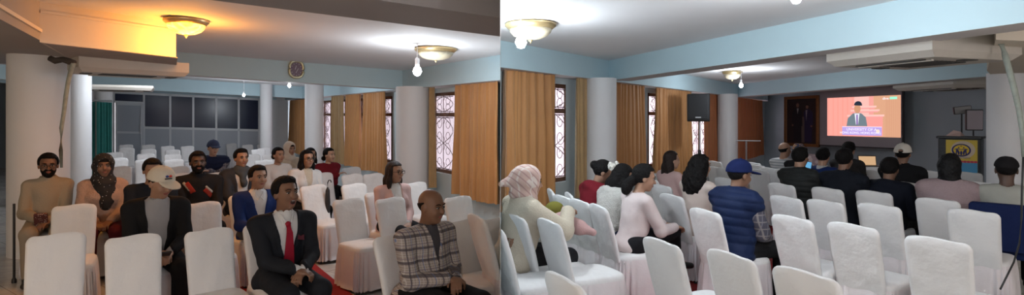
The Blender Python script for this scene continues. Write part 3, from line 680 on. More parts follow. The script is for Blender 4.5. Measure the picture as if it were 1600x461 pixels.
ban = spanel(t, 'banner', mat('banner_yellow', (.62, .46, .06), .55, vary=.05), bx0, bx0 + bw, hl - .06 - bh, hl - .06, -.02, -.01)
def bf(name, c, pts, k):
    y = -.0205 - k * .002; n = len(pts); vs = [(p[0], y, p[1]) for p in pts] + [(p[0], y - .0015, p[1]) for p in pts]
    return MB().add(vs, [tuple(range(n)), tuple(reversed(range(n, 2 * n)))] + [(i, (i + 1) % n, n + (i + 1) % n, n + i) for i in range(n)]).obj(name, mat('banner_' + name, c, .55), ban)
def bo(cx, cz, rx, rz, n=32, a0=0, a1=360): return [(cx + rx * math.cos(math.radians(a0 + (a1 - a0) * i / n)), cz + rz * math.sin(math.radians(a0 + (a1 - a0) * i / n))) for i in range(n)]
zt = hl - .06; kx = bw / 49.0
bf('pale_centre', (.60, .50, .38), bo(bx + .02, zt - 19 * kx, 19 * kx, 17 * kx), 0)
ez = zt - 20 * kx; ex = bx - .2 * kx
bf('blue_ring', (.015, .015, .12), bo(ex, ez, 15 * kx, 12.5 * kx), 1)
bf('yellow_disc', (.75, .52, .03), bo(ex, ez + .3 * kx, 12.3 * kx, 10 * kx), 2)
for sx_ in (-1, 1):
    bf('head_dot', (.015, .015, .12), bo(ex + sx_ * 3.9 * kx, ez + 5.2 * kx, 1.3 * kx, 1.1 * kx, 12), 3)
    bf('figure_arm', (.015, .015, .12), [(ex + sx_ * a * kx, ez + b * kx) for a, b in ((0, 1.5), (3, 3.2), (7, 3.4), (10.5, 1.8), (10.2, .8), (6.5, 2.0), (3, 1.5), (0, -.5))], 3)
    bf('figure_body', (.015, .015, .12), [(ex + sx_ * a * kx, ez + b * kx) for a, b in ((5, 1.6), (8, 1.8), (8.6, -7.5), (6.8, -8.4), (6.2, -3), (4.6, -8.8), (3, -9), (2.2, -4))], 3)
    bf('figure_gap', (.75, .52, .03), bo(ex + sx_ * 1.8 * kx, ez + .4 * kx, 1.5 * kx, 1.1 * kx, 12), 4)
bf('figure_centre', (.015, .015, .12), bo(ex, ez - 5.5 * kx, 1.8 * kx, 4.2 * kx), 3)
bf('torch_mark', (.15, .05, .03), bo(ex, ez + 8.2 * kx, 1.6 * kx, .9 * kx, 12), 3)
text(ban, 'banner_lettering', 'RPJU NEPAL', 3.6 * kx, (ex + 4 * kx, -.024, zt - 35 * kx), mat('banner_ink', (.12, .08, .15), .6), xs=1.15)
bf('blue_band', (.06, .28, .50), [(bx0, zt - bh), (bx0 + bw, zt - bh), (bx0 + bw, zt - 44 * kx), (bx0, zt - 44 * kx)], 1)
for i in range(9): bf('pink_bunting', (.50, .03, .08), bo(bx0 + (i + .5) * bw / 9, zt - 42 * kx, 2.9 * kx, 2.1 * kx, 12), 2)
o = MB(); o.add([(-.22, .15, hl), (-.02, .12, hl), (.02, .32, hl), (-.18, .36, hl), (-.12, .2, hl + .10), (-.02, .22, hl + .07)], [(0, 1, 2, 3), (0, 1, 5, 4), (1, 2, 5), (2, 3, 4, 5), (3, 0, 4)])
pa = o.obj('paper_napkin', mat('crumpled_paper', (.62, .45, .40), .8)); pa.matrix_world = Matrix.Translation(t.location) @ Matrix.Rotation(ang_l, 4, 'Z') @ Matrix.Translation((.02, 0, .0)); tag(pa, 'crumpled pale pink paper lying on top of the black lectern', 'paper')
# light panels on stands
def light_panel(px0, px1, py0, py1, Y, m, lb, tilt=0):
    p = at((px0 + px1) / 2, Y); z1 = CAMZ - (py0 - 190) * Y / FPX; z0 = CAMZ - (py1 - 190) * Y / FPX; w = (px1 - px0) / FPX * Y
    t = empty('studio_lamp', (p.x, p.y, 0), -.35, lb, 'stage light', None)
    r_ = Matrix.Rotation(tilt, 3, 'Y')
    mb = MB(); mb.rbox((0, 0, (z0 + z1) / 2), (w, .07, z1 - z0), .015, r_); mb.obj('housing', M_blk, t, True)
    mb = MB(); mb.rbox((0, -.03, (z0 + z1) / 2), (w * .92, .03, (z1 - z0) * .9), .01, r_); mb.obj('diffuser', m, t, True)
    MB().tube([(0, .03, 0.35), (0, .03, z0 + .03)], .013, 8).obj('pole', M_blk, t, True)
    for k in range(3):
        a = k * 2.1; MB().tube([(0, .03, .5), (.35 * math.cos(a), .03 + .35 * math.sin(a), .01)], .01, 8).obj('leg', M_blk, t, True)
light_panel(1492, 1515, 166, 178, 10.6, mat('dim_lamp_panel', (.35, .34, .33), .5), 'small wide light panel on a thin black stand behind the lectern', -.12)
light_panel(1511, 1533, 171, 204, 10.3, mat('mauve_lamp_panel', (.36, .31, .34), .5), 'tall mauve light panel on a stand behind the right side of the lectern')
# loudspeaker
Ys = 11.0; p = at(1093, Ys); zt_ = CAMZ - (147 - 190) * Ys / FPX; zb_ = CAMZ - (190 - 190) * Ys / FPX
t = empty('loudspeaker', (p.x, p.y, zb_), math.radians(-25), 'black loudspeaker raised on a pole against the curtains', 'speaker')
h_ = zt_ - zb_; w_ = 34 / FPX * Ys
mb = MB()
vs = []
for z in (0, .03, h_ - .03, h_):
    k = .96 if z in (0, h_) else 1
    vs += [(-w_ / 2 * k, -.17 * k, z), (w_ / 2 * k, -.17 * k, z), (w_ * .36 * k, .17 * k, z), (-w_ * .36 * k, .17 * k, z)]
fs = [(3, 2, 1, 0), (12, 13, 14, 15)] + [(r * 4 + i, r * 4 + (i + 1) % 4, (r + 1) * 4 + (i + 1) % 4, (r + 1) * 4 + i) for r in range(3) for i in range(4)]
mb.add(vs, fs); mb.obj('cabinet', M_blk, t)
mb = MB(); mb.rbox((0, -.175, h_ * .53), (w_ * .86, .02, h_ * .86), .03); mb.obj('front_grille', mat('speaker_mesh', (.02, .022, .026), .65, bump=.5, bscale=250), t)
mb = MB(); mb.box((.0, -.19, h_ * .15), (.10, .008, .022)); mb.obj('badge', M_alu, t)
t2 = empty('speaker_stand', (p.x, p.y, 0), 0, 'thin pole stand holding up the black loudspeaker', 'stand')
MB().tube([(0, 0, .3), (0, 0, zb_)], .02, 10).obj('pole', M_metal, t2, True)
MB().lathe([(.03, .95), (.035, .97), (.035, 1.06), (.03, 1.08)], 12).obj('collar', M_blk, t2, True)
for k in range(3):
    a = k * 2.094 + .4; MB().tube([(0, 0, .75), (.45 * math.cos(a), .45 * math.sin(a), .012)], .012, 8).obj('leg', M_blk, t2, True)
# steel T stand near the corner
p = at(1166, 12.2); t = empty('steel_stand', (p.x, p.y, 0), -.4, 'thin grey T-shaped stand in front of the dark corner curtain', 'stand')
zt2 = CAMZ - 30 * 12.2 / FPX
MB().tube([(0, 0, .02), (0, 0, zt2)], .02, 8).obj('pole', M_metal, t, True)
MB().tube([(-.2, 0, zt2), (.28, 0, zt2)], .012, 8).obj('crossbar', M_metal, t, True)
MB().lathe([(.2, 0), (.2, .015), (.03, .03), (.02, .05)], 20).obj('base', M_metal, t, True)
# patterned sofa-like table and white table before the stage
def table(px0, px1, py, Y, h, m, lb, dep=.6, rz=-.55):
    p = at((px0 + px1) / 2, Y); w = (px1 - px0) / FPX * Y
    t = empty('cloth_covered_table', (p.x, p.y, 0), rz, lb, 'table', None)
    mb = MB(); mb.rbox((0, 0, h - .015), (w, dep, .03), .012); mb.obj('table_top', m, t, True)
    mb = MB(); n = 60; vs = []; per = 2 * (w + dep)
    for k, z in enumerate((h - .02, h * .5, .03)):
        for i in range(n):
            s = i / n * per
            if s < w: q = (-w / 2 + s, -dep / 2)
            elif s < w + dep: q = (w / 2, -dep / 2 + s - w)
            elif s < 2 * w + dep: q = (w / 2 - (s - w - dep), dep / 2)
            else: q = (-w / 2, dep / 2 - (s - 2 * w - dep))
            f = 1 + .03 * k * (1 + .6 * math.sin(i * 2.1)); vs.append((q[0] * f, q[1] * f, z))
    mb.add(vs, [(r * n + i, r * n + (i + 1) % n, (r + 1) * n + (i + 1) % n, (r + 1) * n + i) for r in range(2) for i in range(n)]); mb.obj('table_cloth', m, t, True)
    return p
M_pattern = dots_mat('printed_pink_cloth', (.22, .15, .16), (.36, .28, .27), 14, .45)
table(1254, 1282, 240, 11.2, .98, M_pattern, 'covered table with a dull pink printed cloth below the portrait', .5)
pt = table(1330, 1392, 262, 10.6, .80, M_cover, 'white-covered table with an open laptop in front of the grey-suited man', .6)
t = empty('laptop', (*at(1358, 10.55), .80), -.2, 'open laptop showing an orange picture on the white table', 'laptop')
mb = MB(); mb.rbox((0, -.02, .01), (.30, .2, .018), .006); mb.obj('keyboard_base', M_blk, t)
r_ = Matrix.Rotation(math.radians(-12), 3, 'X'); mb = MB(); mb.box((0, .09, .1), (.30, .01, .19), r_); mb.obj('lid', M_blk, t)
mb = MB(); mb.box((0, .083, .1), (.28, .004, .16), r_); mb.obj('display', em('laptop_display', (.35, .22, .12), .8), t)
t = empty('phone', (*at(1263, 7.15), CAMZ - (266 - 190) * 7.15 / FPX), .2, 'glowing blue phone held up beside the dark quilted jacket', 'phone')
mb = MB(); mb.rbox((0, .01, .05), (.085, .012, .12), .008, Matrix.Rotation(.2, 3, 'Y')); mb.obj('case', M_blk, t)
mb = MB(); mb.box((0, -.0, .05), (.075, .006, .105), Matrix.Rotation(.2, 3, 'Y')); mb.obj('display', em('phone_blue', (.10, .30, .50), .6), t)
# ---------------------------------------------------------------- signed-distance bodies (surface nets)
class Field:
    def __init__(s, lo, hi, h):
        s.lo = np.array(lo, np.float32); s.h = h; s.n = [int(math.ceil((hi[i] - lo[i]) / h)) + 1 for i in range(3)]
        s.f = np.full(s.n, 10.0, np.float32); s.ax = [s.lo[i] + h * np.arange(s.n[i], dtype=np.float32) for i in range(3)]
    def sl(s, lo, hi):
        r = []
        for i in range(3):
            a = max(0, int((lo[i] - s.lo[i]) / s.h)); b = min(s.n[i], int((hi[i] - s.lo[i]) / s.h) + 2); r.append(slice(a, max(a + 1, b)))
        r = tuple(r); return r, (s.ax[0][r[0]][:, None, None], s.ax[1][r[1]][None, :, None], s.ax[2][r[2]][None, None, :])
    def put(s, r, d, k):
        f = s.f[r]
        if k <= 0: s.f[r] = np.minimum(f, d); return
        h = np.clip(.5 + .5 * (f - d) / k, 0, 1); s.f[r] = f + (d - f) * h - k * h * (1 - h)
    def cap(s, a, b, ra, rb, k=.02, pad=.03):
        a = np.array(a, np.float32); b = np.array(b, np.float32); R_ = max(ra, rb) + k + pad + 2 * s.h
        r, (X, Y, Z) = s.sl(np.minimum(a, b) - R_, np.maximum(a, b) + R_)
        ba = b - a; L2 = float(ba @ ba) + 1e-9
        x, y, z = X - a[0], Y - a[1], Z - a[2]
        t = np.clip((x * ba[0] + y * ba[1] + z * ba[2]) / L2, 0, 1)
        d = np.sqrt((x - ba[0] * t) ** 2 + (y - ba[1] * t) ** 2 + (z - ba[2] * t) ** 2) - (ra + (rb - ra) * t)
        s.put(r, d.astype(np.float32), k); return s
    def ell(s, c, rad, M=None, k=.02, pad=.03, sub=False):
        c = np.array(c, np.float32); R_ = max(rad) + k + pad + 2 * s.h; r, (X, Y, Z) = s.sl(c - R_, c + R_)
        x, y, z = X - c[0], Y - c[1], Z - c[2]
        if M is not None:
            m = np.array(M.transposed() if hasattr(M, 'transposed') else M, np.float32)
            x, y, z = m[0][0] * x + m[0][1] * y + m[0][2] * z, m[1][0] * x + m[1][1] * y + m[1][2] * z, m[2][0] * x + m[2][1] * y + m[2][2] * z
        k0 = np.sqrt((x / rad[0]) ** 2 + (y / rad[1]) ** 2 + (z / rad[2]) ** 2); k1 = np.sqrt((x / rad[0] ** 2) ** 2 + (y / rad[1] ** 2) ** 2 + (z / rad[2] ** 2) ** 2) + 1e-6
        d = (k0 * (k0 - 1) / k1).astype(np.float32)
        if sub: s.f[r] = np.maximum(s.f[r], -d)
        else: s.put(r, d, k)
        return s
    def grid(s): return s.ax[0][:, None, None], s.ax[1][None, :, None], s.ax[2][None, None, :]
    def mesh(s, name):
        f = s.f; f[0] = f[-1] = 1; f[:, 0] = f[:, -1] = 1; f[:, :, 0] = f[:, :, -1] = 1
        ins = f < 0; c = np.zeros([n - 1 for n in s.n], np.int8)
        for i in (0, 1):
            for j in (0, 1):
                for k in (0, 1): c += ins[i:s.n[0] - 1 + i, j:s.n[1] - 1 + j, k:s.n[2] - 1 + k]
        act = np.argwhere((c > 0) & (c < 8)); N = len(act)
        me = bpy.data.meshes.new(name)
        if N == 0: return me
        idx = np.full(c.shape, -1, np.int32); idx[act[:, 0], act[:, 1], act[:, 2]] = np.arange(N)
        cor = np.array([(i, j, k) for i in (0, 1) for j in (0, 1) for k in (0, 1)])
        val = np.stack([f[act[:, 0] + q[0], act[:, 1] + q[1], act[:, 2] + q[2]] for q in cor], 1)
        acc = np.zeros((N, 3)); cnt = np.zeros(N)
        for a in range(8):
            for b in range(a + 1, 8):
                if np.abs(cor[a] - cor[b]).sum() != 1: continue
                va, vb = val[:, a], val[:, b]; cr = (va < 0) != (vb < 0); t = np.where(cr, va / np.where(cr, va - vb, 1), 0)
                acc += cr[:, None] * (cor[a] + t[:, None] * (cor[b] - cor[a])); cnt += cr
        V = (act + acc / cnt[:, None]) * s.h + s.lo
        quads = []
        for ax in range(3):
            u, v = [(1, 2), (2, 0), (0, 1)][ax]
            A = [slice(1, n - 1) for n in s.n]; A[ax] = slice(0, s.n[ax] - 1); B = list(A); B[ax] = slice(1, s.n[ax])
            a_, b_ = ins[tuple(A)], ins[tuple(B)]
            for flip, msk in ((0, a_ & ~b_), (1, ~a_ & b_)):
                p = np.argwhere(msk)
                if not len(p): continue
                p = p + np.array([0 if i == ax else 1 for i in range(3)])
                def cell(du, dv):
                    q = p.copy(); q[:, u] -= du; q[:, v] -= dv; return idx[q[:, 0], q[:, 1], q[:, 2]]
                Q = np.stack([cell(1, 1), cell(0, 1), cell(0, 0), cell(1, 0)], 1)
                quads.append(Q[:, ::-1] if flip else Q)
        Q = np.concatenate(quads); Q = Q[(Q >= 0).all(1)]
        # one relaxation step
        nb = np.zeros((N, 3)); nc = np.zeros(N)
        for i in range(4):
            a, b = Q[:, i], Q[:, (i + 1) % 4]; np.add.at(nb, a, V[b]); np.add.at(nc, a, 1)
        V = V * .6 + .4 * nb / np.maximum(nc, 1)[:, None]
        me.vertices.add(N); me.vertices.foreach_set('co', V.astype(np.float32).ravel())
        me.loops.add(len(Q) * 4); me.loops.foreach_set('vertex_index', Q.astype(np.int32).ravel())
        me.polygons.add(len(Q)); me.polygons.foreach_set('loop_start', np.arange(0, len(Q) * 4, 4, dtype=np.int32)); me.polygons.foreach_set('use_smooth', np.ones(len(Q), bool))
        me.update(calc_edges=True); return me
    def obj(s, name, m, parent):
        me = s.mesh(name); me.materials.append(m); o = bpy.data.objects.new(name, me); COL.objects.link(o); o.parent = parent; return o

SK = {'tan': (.36, .20, .13), 'brown': (.20, .10, .06), 'dark': (.085, .045, .03), 'light': (.50, .31, .22)}
def skin(k): return mat('skin_' + k, SK[k], .5, bump=.03, bscale=80, vary=.06, vscale=12)
M_hair = mat('black_hair', (.007, .006, .006), .72, spec=.15, bump=.6, bscale=60)
M_hairb = mat('dark_brown_hair', (.018, .010, .008), .6, spec=.3, bump=.6, bscale=60)
M_eye = mat('eye_white', (.36, .34, .32), .5); M_iris = mat('eye_dark', (.012, .008, .006), .2); M_lip = mat('lips', (.28, .09, .07), .5); M_mouth = mat('open_mouth', (.03, .008, .008), .6)
M_spec = mat('black_spectacle_frame', (.01, .01, .012), .3)
def cloth(name, c, rough=.85, **k): return mat(name, c, rough, spec=k.pop('spec', .15), bump=k.pop('bump', .25), bscale=k.pop('bscale', 18), vary=k.pop('vary', .08), **k)

def ik(S, Wp, l1, l2, hint):
    S = Vector(S); Wp = Vector(Wp); d = Wp - S; D = min(d.length, (l1 + l2) * .995); u = d.normalized(); Wp = S + u * D
    a = (l1 * l1 - l2 * l2 + D * D) / (2 * D); hgt = math.sqrt(max(1e-6, l1 * l1 - a * a)); hv = Vector(hint); hv = (hv - u * hv.dot(u)).normalized()
    return S + u * a + hv * hgt, Wp
def person(px, s, htop, left, label, **o):
    """seated figure; px = head column, s = pixels per metre there, htop = head top row, o = looks and pose"""
    g = gL if left else gR; Y = FPX / s; base = at(px, Y)
    camh = 1.70 if left else CAMZ; yh = yhL(px) if left else 190.0
    ztop = camh - (htop - yh) / s
    fem = o.get('fem', False); lean = math.radians(o.get('lean', 4)); slean = math.radians(o.get('side', 0)); twist = math.radians(o.get('twist', 0))
    cl_ = math.cos(lean) * math.cos(slean)
    T = (ztop - .255 * max(.8, math.cos(lean + math.radians(o.get('pitch', 0)) * .5)) - .52 * 1 - o.get('extra', .0)) / (.48 * cl_)
    T = max(.80, min(1.16, T))
    yaw = (headingL(px) if left else headingR(px)) + math.radians(o.get('turn', 0))
    W_ = o.get('wide', 1.0) * (.93 if fem else 1.0)
    fsh = math.sin(lean) * (.6 * T) ; hx, hy = math.sin(yaw), math.cos(yaw)
    root = empty('person', (base.x - hx * fsh, base.y - hy * fsh, g(base.x, base.y)), -yaw, label, 'person', o.get('group'))
    HIP = Vector((0, 0, .52)); RT = Matrix.Rotation(-lean, 3, 'X') @ Matrix.Rotation(slean, 3, 'Y') @ Matrix.Rotation(twist, 3, 'Z')
    tp = lambda x, y, z: HIP + RT @ Vector((x, y, z))
    h = o.get('h', .009)
    bel = o.get('belly', 0.0)
    def torso(F, t, hem=0.0):
        F.ell(tp(0, -.01, -.02), (.165 * W_ + t, .125 + t, .10 + t), RT, .04)
        F.ell(tp(0, .015 + bel * .35, .14 * T), (.150 * W_ + t + bel * .4, .110 + t + bel * .5, .15 * T + t), RT, .06)
        F.ell(tp(0, .0, .31 * T), (.165 * W_ + t, .108 + t, .15 * T + t), RT, .06)
        F.cap(tp(-.155 * W_, -.012, .405 * T), tp(.155 * W_, -.012, .405 * T), .052 + t, .052 + t, .06)
        if fem:
            for q in (-1, 1): F.ell(tp(q * .07, .085, .29 * T), (.062 + t, .05 + t, .06 + t), RT, .05)
    sho = {q: tp(q * .18 * W_, -.012, .40 * T) for q in (-1, 1)}
    hands = {1: o.get('rh', (.07, .33, .60)), -1: o.get('lh', (-.07, .33, .60))}
    elb = {}; wri = {}
    for q in (-1, 1):
        e, w = ik(sho[q], hands[q], .285, .245, o.get('hint_r' if q > 0 else 'hint_l', (q * .5, -.35, -.85))); elb[q] = e; wri[q] = w
    lk = o.get('knees', (.11, .12)); kn = {}; an = {}; hp = {}
    for q in (-1, 1):
        hp[q] = Vector((q * .09, .02, .53)); kn[q] = Vector((q * (lk[0] if q > 0 else lk[1]) , .47, .50)); an[q] = Vector((q * .11, .44 + o.get('foot', 0.0), .09))
    if 'crossed' in o:
        q = o['crossed']; kn[q] = Vector((-q * .02, .46, .60)); an[q] = Vector((-q * .22, .62, .27))
    # head frame
    hyaw = math.radians(o.get('yaw', 0)); hp_ = math.radians(o.get('pitch', 0)); hr = math.radians(o.get('roll', 0))
    nb = tp(0, -.02, .45 * T); RH = Matrix.Rotation(-hyaw, 3, 'Z') @ Matrix.Rotation(-(lean * .35) - hp_, 3, 'X') @ Matrix.Rotation(hr, 3, 'Y')
    hc = nb + (RT @ Vector((0, .0, .075))) + RH @ Vector((0, .035, .085))
    HS = o.get('hs', 1.0)
    hd = lambda x, y, z: hc + RH @ (Vector((x, y, z)) * HS)
    lo = (-.62, -.42, -.01); hi = (.62, .92, 1.52)
    bb = lambda *pts_: None
    # ---- body: one continuous surface
    F = Field(lo, hi, h); torso(F, 0)
    F.cap(tp(0, -.02, .40 * T), hd(0, -.015, -.05), .056 if not fem else .046, .052 if not fem else .043, .03)
    F.ell(hd(0, -.012, .03), (.077 * HS, .094 * HS, .088 * HS), RH, .02)
    jw = o.get('jaw', 1.0)
    F.ell(hd(0, .022, -.038), (.060 * HS * jw, .068 * HS, .074 * HS), RH, .03)
    F.ell(hd(0, .058, -.093), (.024 * HS * jw, .022 * HS, .020 * HS), RH, .025)
    F.cap(hd(0, .083, .012), hd(0, .104, -.026), .008 * HS, .013 * HS, .012)
    for q in (-1, 1):
        F.ell(hd(q * .033, .096, .007), (.018 * HS, .014 * HS, .012 * HS), RH, 0, .02, True)
        F.ell(hd(q * .078, -.008, -.008), (.010 * HS, .022 * HS, .032 * HS), RH, .008)
        F.ell(hd(q * .036, .066, -.028), (.022 * HS, .02 * HS, .02 * HS), RH, .02)
        F.cap(hd(q * .015, .085, .032), hd(q * .05, .074, .030), .007 * HS, .006 * HS, .012)
    for q in (-1, 1):
        S, e, w = sho[q], elb[q], wri[q]
        F.cap(S, e, .050, .040, .03); F.cap(e, w, .040, .026, .02)
        d = (w - e).normalized(); hdn = Vector(o.get('hdir_r' if q > 0 else 'hdir_l', (-q * .45, .75, -.25))).normalized()
        d = (d * .35 + hdn * .65).normalized()
        nrm = Vector((0, 0, 1)); nrm = (nrm - d * nrm.dot(d)); nrm = nrm.normalized() if nrm.length > .1 else Vector((0, 1, 0)); lat = d.cross(nrm) * q      # lat: towards the thumb side
        if lat.x * q > 0: lat = -lat
        MP = Matrix((lat, d, nrm)).transposed()
        pc_ = w + d * .05; F.ell(pc_, (.042, .054, .017), MP, .012)
        curl = o.get('curl', .7)
        for fi in range(4):
            off = (.030 - fi * .020); ln = (.068, .076, .071, .055)[fi]
            r0 = w + d * .088 + lat * off; a1 = curl * .55; a2 = curl * 1.5
            d1_ = d * math.cos(a1) - nrm * math.sin(a1); d2_ = d * math.cos(a2) - nrm * math.sin(a2)
            m1 = r0 + d1_ * ln * .5; F.cap(r0, m1, .0095, .009, .005); F.cap(m1, m1 + d2_ * ln * .5, .009, .0075, .004)
        th = w + d * .022 + lat * .034; t1 = th + (d * .7 + lat * .5 - nrm * .25).normalized() * .036; t2_ = t1 + (d * .9 + lat * .05 - nrm * .35).normalized() * .03
        F.cap(th, t1, .0125, .0105, .008); F.cap(t1, t2_, .0105, .009, .004)
        F.cap(hp[q], kn[q], .080, .056, .03); F.cap(kn[q], an[q], .053, .036, .02); F.cap(an[q], an[q] + Vector((0, .13, -.05)), .034, .026, .02); F.cap(an[q] + Vector((0, -.03, -.03)), an[q], .03, .03, .02)
    body = F.obj('body', skin(o.get('skin', 'tan')), root)
    # ---- trousers or skirt
    mt = o.get('legs', cloth('black_trousers', (.012, .012, .014)))
    F = Field(lo, (.5, .92, .80), h * 1.15)
    F.ell((0, -.0, .50), (.175 * W_ + .008 + bel * .3, .145, .12), None, .04)
    if o.get('skirt'):
        for q in (-1, 1): F.cap(hp[q], kn[q], .105, .085, .09)
        F.cap((-.05, .2, .50), (-.06, .46, .48), .10, .09, .08); F.cap((.05, .2, .50), (.06, .46, .48), .10, .09, .08)
        for q in (-1, 0, 1): F.cap((q * .10, .46, .46), (q * .14, .46, .10), .07, .085, .10)
    else:
        for q in (-1, 1): F.cap(hp[q], kn[q], .098, .072, .035); F.cap(kn[q], an[q] + Vector((0, 0, .01)), .068, .058 if not o.get('slim') else .046, .025)
    F.obj('skirt' if o.get('skirt') else 'trousers', mt, root)
    msh = o.get('shoe', mat('black_shoe_leather', (.015, .014, .014), .35))
    for q in (-1, 1):
        F = Field(an[q] - Vector((.12, .16, .12)), an[q] + Vector((.12, .30, .12)), .009); a = an[q]
        F.cap(a + Vector((0, -.045, -.045)), a + Vector((0, .05, -.04)), .038, .038, .02); F.cap(a + Vector((0, .05, -.045)), a + Vector((q * .015, .165, -.058)), .04, .03, .03); F.cap(a + Vector((0, -.02, -.0)), a + Vector((0, -.02, -.05)), .040, .038, .02)
        X, Yy, Z = F.grid(); F.f = np.maximum(F.f, (a.z - .085) - Z + 0 * X + 0 * Yy)
        F.obj('shoe', msh, root)
    # ---- upper garments
    def sleeves(F, t, upto=.97, only=None):
        for q in (-1, 1):
            if upto <= 0: F.cap(sho[q], sho[q].lerp(elb[q], .12), .050 + t, .048 + t, .02); continue
            e, w = elb[q], wri[q]; F.cap(sho[q], e, .050 + t, .042 + t, .014); F.cap(e, e.lerp(w, upto), .042 + t, .030 + t, .014)
            # elbow creases
            F.cap(e + Vector((0, 0, .0)), e, .046 + t, .046 + t, .02)
    Rinv = np.array(RT.transposed(), np.float32)
    def tl(F):
        X, Yy, Z = F.grid(); x, y, z = X - HIP.x, Yy - HIP.y, Z - HIP.z
        return (Rinv[0][0] * x + Rinv[0][1] * y + Rinv[0][2] * z, Rinv[1][0] * x + Rinv[1][1] * y + Rinv[1][2] * z, Rinv[2][0] * x + Rinv[2][1] * y + Rinv[2][2] * z)
    def neckhole(F, r=.062, fwd=0.0):
        a = tp(0, -.015 + fwd, .43 * T); b = hd(0, .0, .05); a = np.array(a); b = np.array(b); X, Yy, Z = F.grid(); ba = b - a; L2 = ba @ ba
        t = np.clip(((X - a[0]) * ba[0] + (Yy - a[1]) * ba[1] + (Z - a[2]) * ba[2]) / L2, 0, 1)
        d = np.sqrt((X - a[0] - ba[0] * t) ** 2 + (Yy - a[1] - ba[1] * t) ** 2 + (Z - a[2] - ba[2] * t) ** 2) - r; F.f = np.maximum(F.f, -d).astype(np.float32)
    lo2 = (-.62, -.42, .36); hi2 = (.62, .62, 1.40)
    kind = o.get('top', 'sweater'); mtop = o.get('topmat', cloth('dark_cloth', (.02, .02, .022)))
    def folds(F, amp=.004, f=1.0):
        X, Yy, Z = F.grid(); F.f = (F.f + amp * (np.sin(23 * f * Z + 9 * X + 7 * Yy) * np.sin(17 * f * X + 5 + 11 * Z) + .6 * np.sin(41 * f * Z - 13 * X + 19 * Yy))).astype(np.float32)
    opened = kind in ('suit', 'open', 'blazer')
    if opened or 'inner' in o:
        mi = o.get('inner', cloth('white_shirt', (.62, .62, .62)))
        F = Field(lo2, hi2, h); torso(F, .006)
        F.cap(tp(0, -.02, .42 * T), tp(0, -.01, .42 * T) + (hc - nb) * .30, .068 if not fem else .06, .064 if not fem else .056, .03)
        neckhole(F, .057 if not fem else .052, .006); sleeves(F, .004, 1.0) if opened else sleeves(F, .002, 0)
        F.obj('shirt', mi, root)
        if kind == 'suit':
            mb = MB()   # shirt collar wings
            for q in (-1, 1):
                pts_ = [tp(q * .004, .088, .415 * T), tp(q * .040, .066, .455 * T + .014), tp(q * .060, .03, .46 * T + .02), tp(q * .056, .062, .405 * T), tp(q * .03, .105, .375 * T)]
                mb.add(pts_ + [p + RT @ Vector((0, .006, .003)) for p in pts_], [(0, 1, 2, 3, 4), (9, 8, 7, 6, 5)] + [(i, (i + 1) % 5, 5 + (i + 1) % 5, 5 + i) for i in range(5)])
            mb.obj('shirt_collar', mi, root)
    if kind != 'none':
        F = Field(lo2, hi2, h); th_ = o.get('thick', .014); torso(F, th_); sleeves(F, th_ * .8 + .002, o.get('slv', 0 if kind == 'vest' else .93))
        if kind in ('suit', 'open', 'blazer', 'coat'): F.ell(tp(0, .0, -.04), (.185 * W_ + bel * .4, .155 + bel * .4, .12), RT, .05)
        if kind == 'hoodie' : F.ell(tp(0, -.075, .44 * T), (.12, .065, .055), RT, .04)
        if kind == 'fur': F.ell(tp(0, -.03, .445 * T), (.13, .10, .05), RT, .04)
        if kind == 'turtle' or o.get('collar'): F.cap(tp(0, -.015, .42 * T), tp(0, -.01, .42 * T) + (hc - nb) * .34, .075, .070, .03)
        neckhole(F, .060 if not opened else .066, .008)
        x, y, z = tl(F)
        if opened:
            vb = o.get('vbot', .10) * T; vt = o.get('vtop', .075); w_ = np.clip((z - vb) / (.42 * T - vb), 0, 1.15) * vt + (z > vb) * .004
            if kind == 'open': w_ = np.clip(.035 + .05 * (z / (.42 * T)), .03, .1)
            band = ((np.abs(x) - w_) > 0) & ((np.abs(x) - w_) < .034 * np.clip((z - vb) / (.2 * T), 0, 1) * np.clip((.42 * T - z) / .05, .35, 1)) & (y > 0)
            if kind != 'open': F.f = F.f - .007 * band
            cut = np.where(y > .0, w_ - np.abs(x), -1).astype(np.float32)
            cut = np.minimum(cut, (z + .16 if kind == 'open' else z - vb)); F.f = np.maximum(F.f, np.clip(cut, -.05, .05)).astype(np.float32)
            if kind != 'open':   # front edge line below the button
                F.f = (F.f + .008 * np.exp(-((x - .004) / .006) ** 2) * (y > 0) * (z < vb)).astype(np.float32)
        if kind == 'puffer': F.f = (F.f - .009 * np.abs(np.sin(z * math.pi / .062)) ** .6 * 1 + .006).astype(np.float32)
        if kind in ('fur', 'fleece'):
            X, Yy, Z = F.grid(); F.f = (F.f + .004 * np.sin(90 * X + 20 * Z) * np.sin(85 * Yy + 40 * Z) * np.sin(95 * Z + 30 * X)).astype(np.float32)
        folds(F, o.get('fold', .003))
        if kind == 'vest': F.f = (F.f - .010 * np.abs(np.sin(z * math.pi / .07)) ** .6 + .006).astype(np.float32)
        F.obj({'suit': 'suit_jacket', 'open': 'open_jacket', 'blazer': 'blazer', 'puffer': 'quilted_jacket', 'hoodie': 'hooded_top', 'fur': 'fluffy_jacket', 'fleece': 'fleece_jacket', 'coat': 'coat', 'vest': 'quilted_vest'}.get(kind, 'sweater'), mtop, root)
    if kind == 'vest' or o.get('sleevemat'):
        for q in (-1, 1):
            F = Field(lo2, hi2, h); e, w = elb[q], wri[q]; k_ = .02 if kind == 'vest' else .017
            F.cap(sho[q], e, .054 + k_, .045 + k_, .03); F.cap(e, e.lerp(w, .93), .045 + k_, .033 + k_, .02); folds(F)
            F.obj('sleeve', o['sleevemat'], root)
